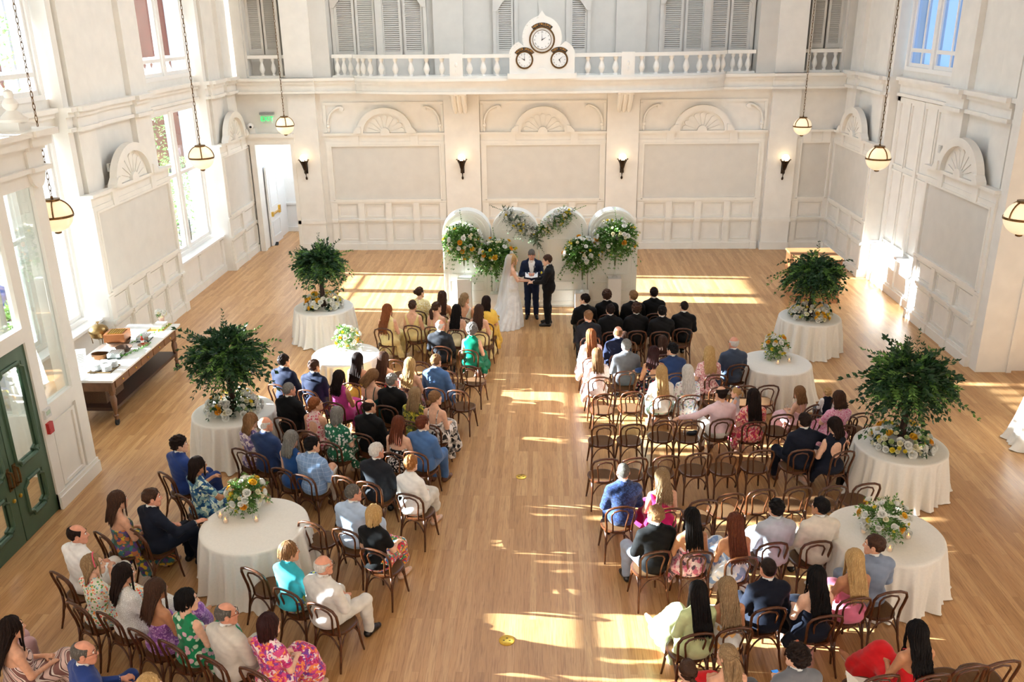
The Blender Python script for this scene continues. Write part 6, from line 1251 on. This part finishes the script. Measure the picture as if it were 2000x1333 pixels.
(1342,1312,14,'f','f','pony:.2','brown','dress:tank:fuchsia:midi','in a fuchsia child top cut off by the bottom edge',{'scale':.86,'hscale':1.1}),
(1420,1284,12,'f','l','halfup:.44','ash','dress:strapless:red:midi','in an orange red dress with clasped hands, bottom edge',{'hy':20,'arms':('book','book')}),
(1556,1284,14,'m','f','curly','dark','suit:grey','in a grey suit holding a phone, bottom edge',{'hy':20,'arms':('book','book'),'legs':'spread'}),
(1790,1236,12,'f','t','wavy:.42','black','dress:straps:red:midi','in a red and coral dress at the bottom right',{'chair':(1822,1313),'legs':'cross'}),
]
def held(o,v): return np.array(o.location)+rotz(o.rotation_euler.z)@(np.array(v)*o.scale[0])
for r in PEOPLE:
    o=person(*r[:9],**dict(r[9],gls=1 if r[0] in(616,1433,1336,690,632) else 0))
    if r[0]==1561: p=held(o,(0,.3,.71)); k=M(); k.lathe([(.026,0),(.034,.1),(.031,.1),(.024,.008),(.002,.007)],(0,0,0),14,cap=False); one('tumbler',k,CLEAR,'clear tumbler held by the child in the pale pink strap dress','glass',smooth=True,loc=tuple(p))
    if r[0]==1556: p=held(o,(0,.31,.75)); k=M(); k.box(-.037,.037,-.07,.07,0,.009); q=thing('phone','black phone with a lit blue screen held by the grey suit at the bottom','phone',tuple(p),o.rotation_euler.z); part('body',k,BLACK,q); k=M(); k.box(-.034,.034,-.06,.065,.009,.0105); part('screen',k,mat('lit phone screen','2a7fd0',.2,emit='2a86e0',es=.8),q)
    if r[0] in(908,950,853): p=held(o,(.1,.3,.66)); bouquet('bridesmaid_bouquet','small yellow and white bouquet on the lap of the '+{908:'ivory halter dress',950:'golden caped dress',853:'low backed yellow dress'}[r[0]],'bouquet',tuple(p),(.1,.1,.08),14,16,r[0],{'lemon_ranunculus':10,'cream_rose':6,'yellow_rose':4},cz=.06,ll=.05,lw=.018,sz=.9,tinyn=0,group='bridesmaid bouquets')
# children held or standing among the chairs
b=person(1616,768,12,'m','f','short','blond','vest:darknavy:grey','in a navy vest and white shirt on the pink print lap',scale=.52,hscale=1.35,chair=0,loc=None)
b.location.z=.42; q=atz(1616,768,.42+1.217*.52); b.location.x=q[0]; b.location.y=q[1]
g=person(1438,768,60,'f','f','pony:.1','blond','dress:tank:lightgrey:midi','in a grey toddler dress with a purple bow on a lap',scale=.5,hscale=1.4,chair=0,hy=10); q=atz(1438,768,.47+1.217*.5); g.location=(q[0],q[1],.47)
k=M(); 
for s in (-1,1): k.ell((s*.03,0,0),(.03,.012,.02))
bw=link('hair_bow',k.mesh('hair_bow',mat('purple ribbon','8a3fd0',.5),True),g,(0,-.06,1.43))
c_=person(1219,658,5,'f','f','bob:.1','brown','dress:tank:navy:midi','in a navy child dress half hidden beside the bald navy suit',scale=.72,hscale=1.15,chair=1)
# bride, groom, officiant
bl=atz(1003,643)
br=person(0,0,-72,'f','f','wavy:.4','blond','dress:strapless:white2:gown','in a white strapless gown and long veil',arms=('give','give'),stand=True,loc=(bl[0]-.02,bl[1]+.38,0),hy=-12,label='person in a white gown and long veil holding hands with the groom')
gr=person(0,0,82,'m','f','short','brown','suit:black','',arms=('give','give'),stand=True,loc=(.12,20.13,0),hy=5,hp=-6,label='person in a black tuxedo with a yellow boutonniere, facing the bride')
of=person(0,0,180,'m','r','thin','salt','suit:navy','',arms=('bookst','bookst'),stand=True,loc=(-.27,20.68,0),hp=-30,label='person in a navy suit reading from a book between the couple')
# veil, bouquets, hand-held things, empty chairs
k=M(); V=[];F=[]; nn=20; rnd=random.Random(8); prof=[(1.745,.05,-.09),(1.735,.09,-.13),(1.65,.125,-.165),(1.48,.16,-.19),(1.2,.22,-.24),(.9,.28,-.3),(.5,.34,-.36),(.15,.42,-.55),(.02,.5,-.75),(.012,.55,-1.0)]
for j,(z,w,y) in enumerate(prof):
    for i in range(nn+1):
        u=-1+2*i/nn; a=u*PI*.52; V.append((w*math.sin(a)*1.0+.012*math.sin(9*u+j*.4)*min(1,j/4),y+(.075+w*.1)*(1-math.cos(a))*1.1+.014*math.cos(13*u+j*.3)*min(1,j/4),z+.004*math.sin(7*u)))
for j in range(len(prof)-1):
    for i in range(nn): F.append((j*(nn+1)+i,j*(nn+1)+i+1,(j+1)*(nn+1)+i+1,(j+1)*(nn+1)+i))
k.add(V,F)
t_=NT('sheer veil'); x=t_.n('ShaderNodeMixShader'); x.inputs[0].default_value=.45; tr=t_.n('ShaderNodeBsdfTransparent'); df_=t_.n('ShaderNodeBsdfDiffuse'); df_.inputs[0].default_value=(.95,.95,.96,1); tl=t_.n('ShaderNodeBsdfTranslucent'); tl.inputs[0].default_value=(.9,.9,.92,1); x2=t_.n('ShaderNodeMixShader'); x2.inputs[0].default_value=.4; t_.l(df_.outputs[0],x2.inputs[1]); t_.l(tl.outputs[0],x2.inputs[2]); t_.l(tr.outputs[0],x.inputs[1]); t_.l(x2.outputs[0],x.inputs[2]); t_.l(x.outputs[0],t_.o.inputs[0])
part('veil',k,t_.m,br,True)
k=M(); k.box(-.012,.012,.108,.12,1.452,1.468)
for s in (-1,1): k.add([(s*.01,.112,1.452),(s*.05,.105,1.44),(s*.05,.105,1.482),(s*.01,.112,1.468),(s*.01,.12,1.452),(s*.05,.115,1.44),(s*.05,.115,1.482),(s*.01,.12,1.468)],[(0,1,2,3),(7,6,5,4),(0,4,5,1),(3,2,6,7),(1,5,6,2)])
part('bow_tie',k,FB['black'],gr); link('boutonniere',BLO['lemon_ranunculus'],gr,(-.1,.115,1.33),(-1.4,0,0),.9)
mc=thing('microphone','black microphone held by the officiant','microphone',(-.2,20.43,1.2),0); k=M(); k.tube([(0,0,-.02),(0,-.03,.16)],[.012,.015],8); part('handle',k,BLACK,mc); k=M().ell((0,-.035,.185),(.026,.026,.03)); part('grille',k,mat('steel mesh','77797c',.4,.8),mc,True)
bk=thing('book','open white book held by the officiant','book',(-.27,20.36,1.17)); k=M(); k.add([(-.15,-.09,.0),(0,-.09,-.02),(.15,-.09,0),(-.15,.1,.06),(0,.1,.04),(.15,.1,.06),(-.15,-.09,-.012),(0,-.09,-.035),(.15,-.09,-.012),(-.15,.1,.048),(0,.1,.025),(.15,.1,.048)],[(0,1,4,3),(1,2,5,4),(9,10,7,6),(10,11,8,7),(0,6,7,1),(1,7,8,2),(2,8,11,5),(5,11,10,4),(4,10,9,3),(3,9,6,0)]); part('pages',k,mat('white card','f8f6f2',.6,var=.005),bk)
EC=[((772,704),-15,'second from the aisle right of the far left low table'),((820,708),-15,'behind the old man beside the satin green dress'),((872,726),-15,'behind the dark suit of the third row'),((917,716),-15,'at the aisle behind the green satin dress'),((893,764),-16,'at the aisle beside the mid blue sunlit suit'),((668,932),-22,'right of the plaid jacket'),((604,1022),-20,'at the right edge of the near left table'),((490,1114),-27,'in front of the near left table, left of the turquoise top'),
((1181,771),4,'first in the row behind the pink lace dress'),((1236,767),4,'second in the row behind the pink lace dress'),((1409,757),6,'just behind the pale pink jacket'),((1457,755),6,'behind the paisley dress'),((1502,754),7,'below the far right low table'),
((1181,831),7,'at the aisle in the row of the pale pink jacket'),((1238,830),7,'second from the aisle in the row of the pale pink jacket'),((1300,823),7,'third from the aisle in the row of the pale pink jacket'),((1354,824),7,'holding a glass, left of the pale pink jacket'),((1530,811),8,'right of the paisley dress'),((1585,812),8,'behind the head of the dark navy suit'),((1655,815),8,'behind the navy open backed dress'),((1686,808),8,'left of the near right tree table'),
((1184,898),9,'at the aisle in the row before the brocade jacket'),((1241,896),9,'second from the aisle before the brocade jacket'),((1303,892),9,'third from the aisle before the fuchsia dress'),((1367,887),9,'fourth from the aisle before the fuchsia dress'),((1427,885),9,'fifth from the aisle in the long empty row'),((1490,881),9,'sixth from the aisle beside the dark navy suit'),
((1376,978),10,'right of the fuchsia dress'),((1430,966),10,'behind the very long auburn hair'),((1490,958),10,'in front of the light grey suit'),((1562,953),10,'in front of the cream suit'),((1631,951),10,'left of the near right low table'),((1697,946),10,'between the two near right tables'),
((1727,1322),12,'with a white napkin on it at the bottom right'),((1902,1303),12,'second from the right at the bottom edge'),((1965,1294),12,'rightmost at the bottom edge')]
for px,yw,l in EC:
    y=math.radians(yw); p=atz(*px,.875)+rotz(y)@np.array([0,.277,0]); place_chair(float(p[0]),float(p[1]),y,'empty dark bentwood chair '+l)
def onseat(px,yw,dx=0,dy=.05): y=math.radians(yw); return atz(*px,.875)+rotz(y)@np.array([dx,.277+dy,0])
p=onseat((1354,824),7); k=M(); k.lathe([(.03,0),(.035,.1),(.032,.1),(.028,.008),(.002,.007)],(0,0,0),16,cap=False); one('water_glass',k,CLEAR,'clear water glass on the empty chair left of the pale pink jacket','glass',smooth=True,loc=(p[0]-.02,p[1],.47))
k=M(); k.ell((0,0,.03),(.09,.06,.03),14,8); k.ell((.05,.02,.05),(.04,.035,.02),10,6); one('dark_pouch',k,FB['charcoal'],'small dark pouch beside the water glass on the chair','pouch',smooth=True,loc=(p[0]+.1,p[1]+.03,.468))
p=onseat((1727,1322),12); k=M(); k.add([(-.16,-.1,0),(.12,-.13,0),(.14,.1,.005),(-.12,.14,.02),(-.02,0,.05),(-.13,.12,.1)],[(0,1,4),(1,2,4),(2,3,4),(3,5,4),(5,0,4)]); one('napkin',k,CLOTH,'crumpled white napkin on an empty chair at the bottom right','napkin',loc=(p[0],p[1],.47))
p=atz(1655,945); hb=thing('handbag','black handbag on the floor beside the near right tree table','handbag',(p[0]-.05,p[1]-.02,0),.3); k=M(); k.ext([(-.13,0),(.13,0),(.11,.22),(-.11,.22)],lambda u,v,t:(u,t-.05,v),.1); part('bag_body',k,mat('black leather','0e0d0e',.4),hb); k=M().tube([(-.07,0,.21),(-.06,0,.3),(.06,0,.3),(.07,0,.21)],.008,6); part('strap',k,mat('black leather','0e0d0e',.4),hb); k=M(); k.box(-.02,.02,-.056,-.05,.18,.21); part('clasp',k,BRASS,hb)
# people outside / partly hidden
ou=person(0,0,20,'m','r','buzz','white','shirt:royal:khaki','in a blue shirt and white cap outside the window',stand=True,arms=('hang','hang'),loc=(-13.0,19.6,-.3),chair=0,label='person in a blue shirt and white cap outside the left window')
k=M(); k.ell((0,-.01,.05),(.09,.105,.085),16,8,0,0.,1.); k.ext(arc(.085,0,PI,10,0,.07,.08),lambda u,v,t:(u,v,.05+t),.012); link('cap',k.mesh('cap',FB['white2'],'auto'),ou,(0,.015,.94+.672))
pt=person(-62,1188,-40,'m','l','short','dark','suit:pinktr','in dusty pink trousers at the bottom left edge',chair=0)
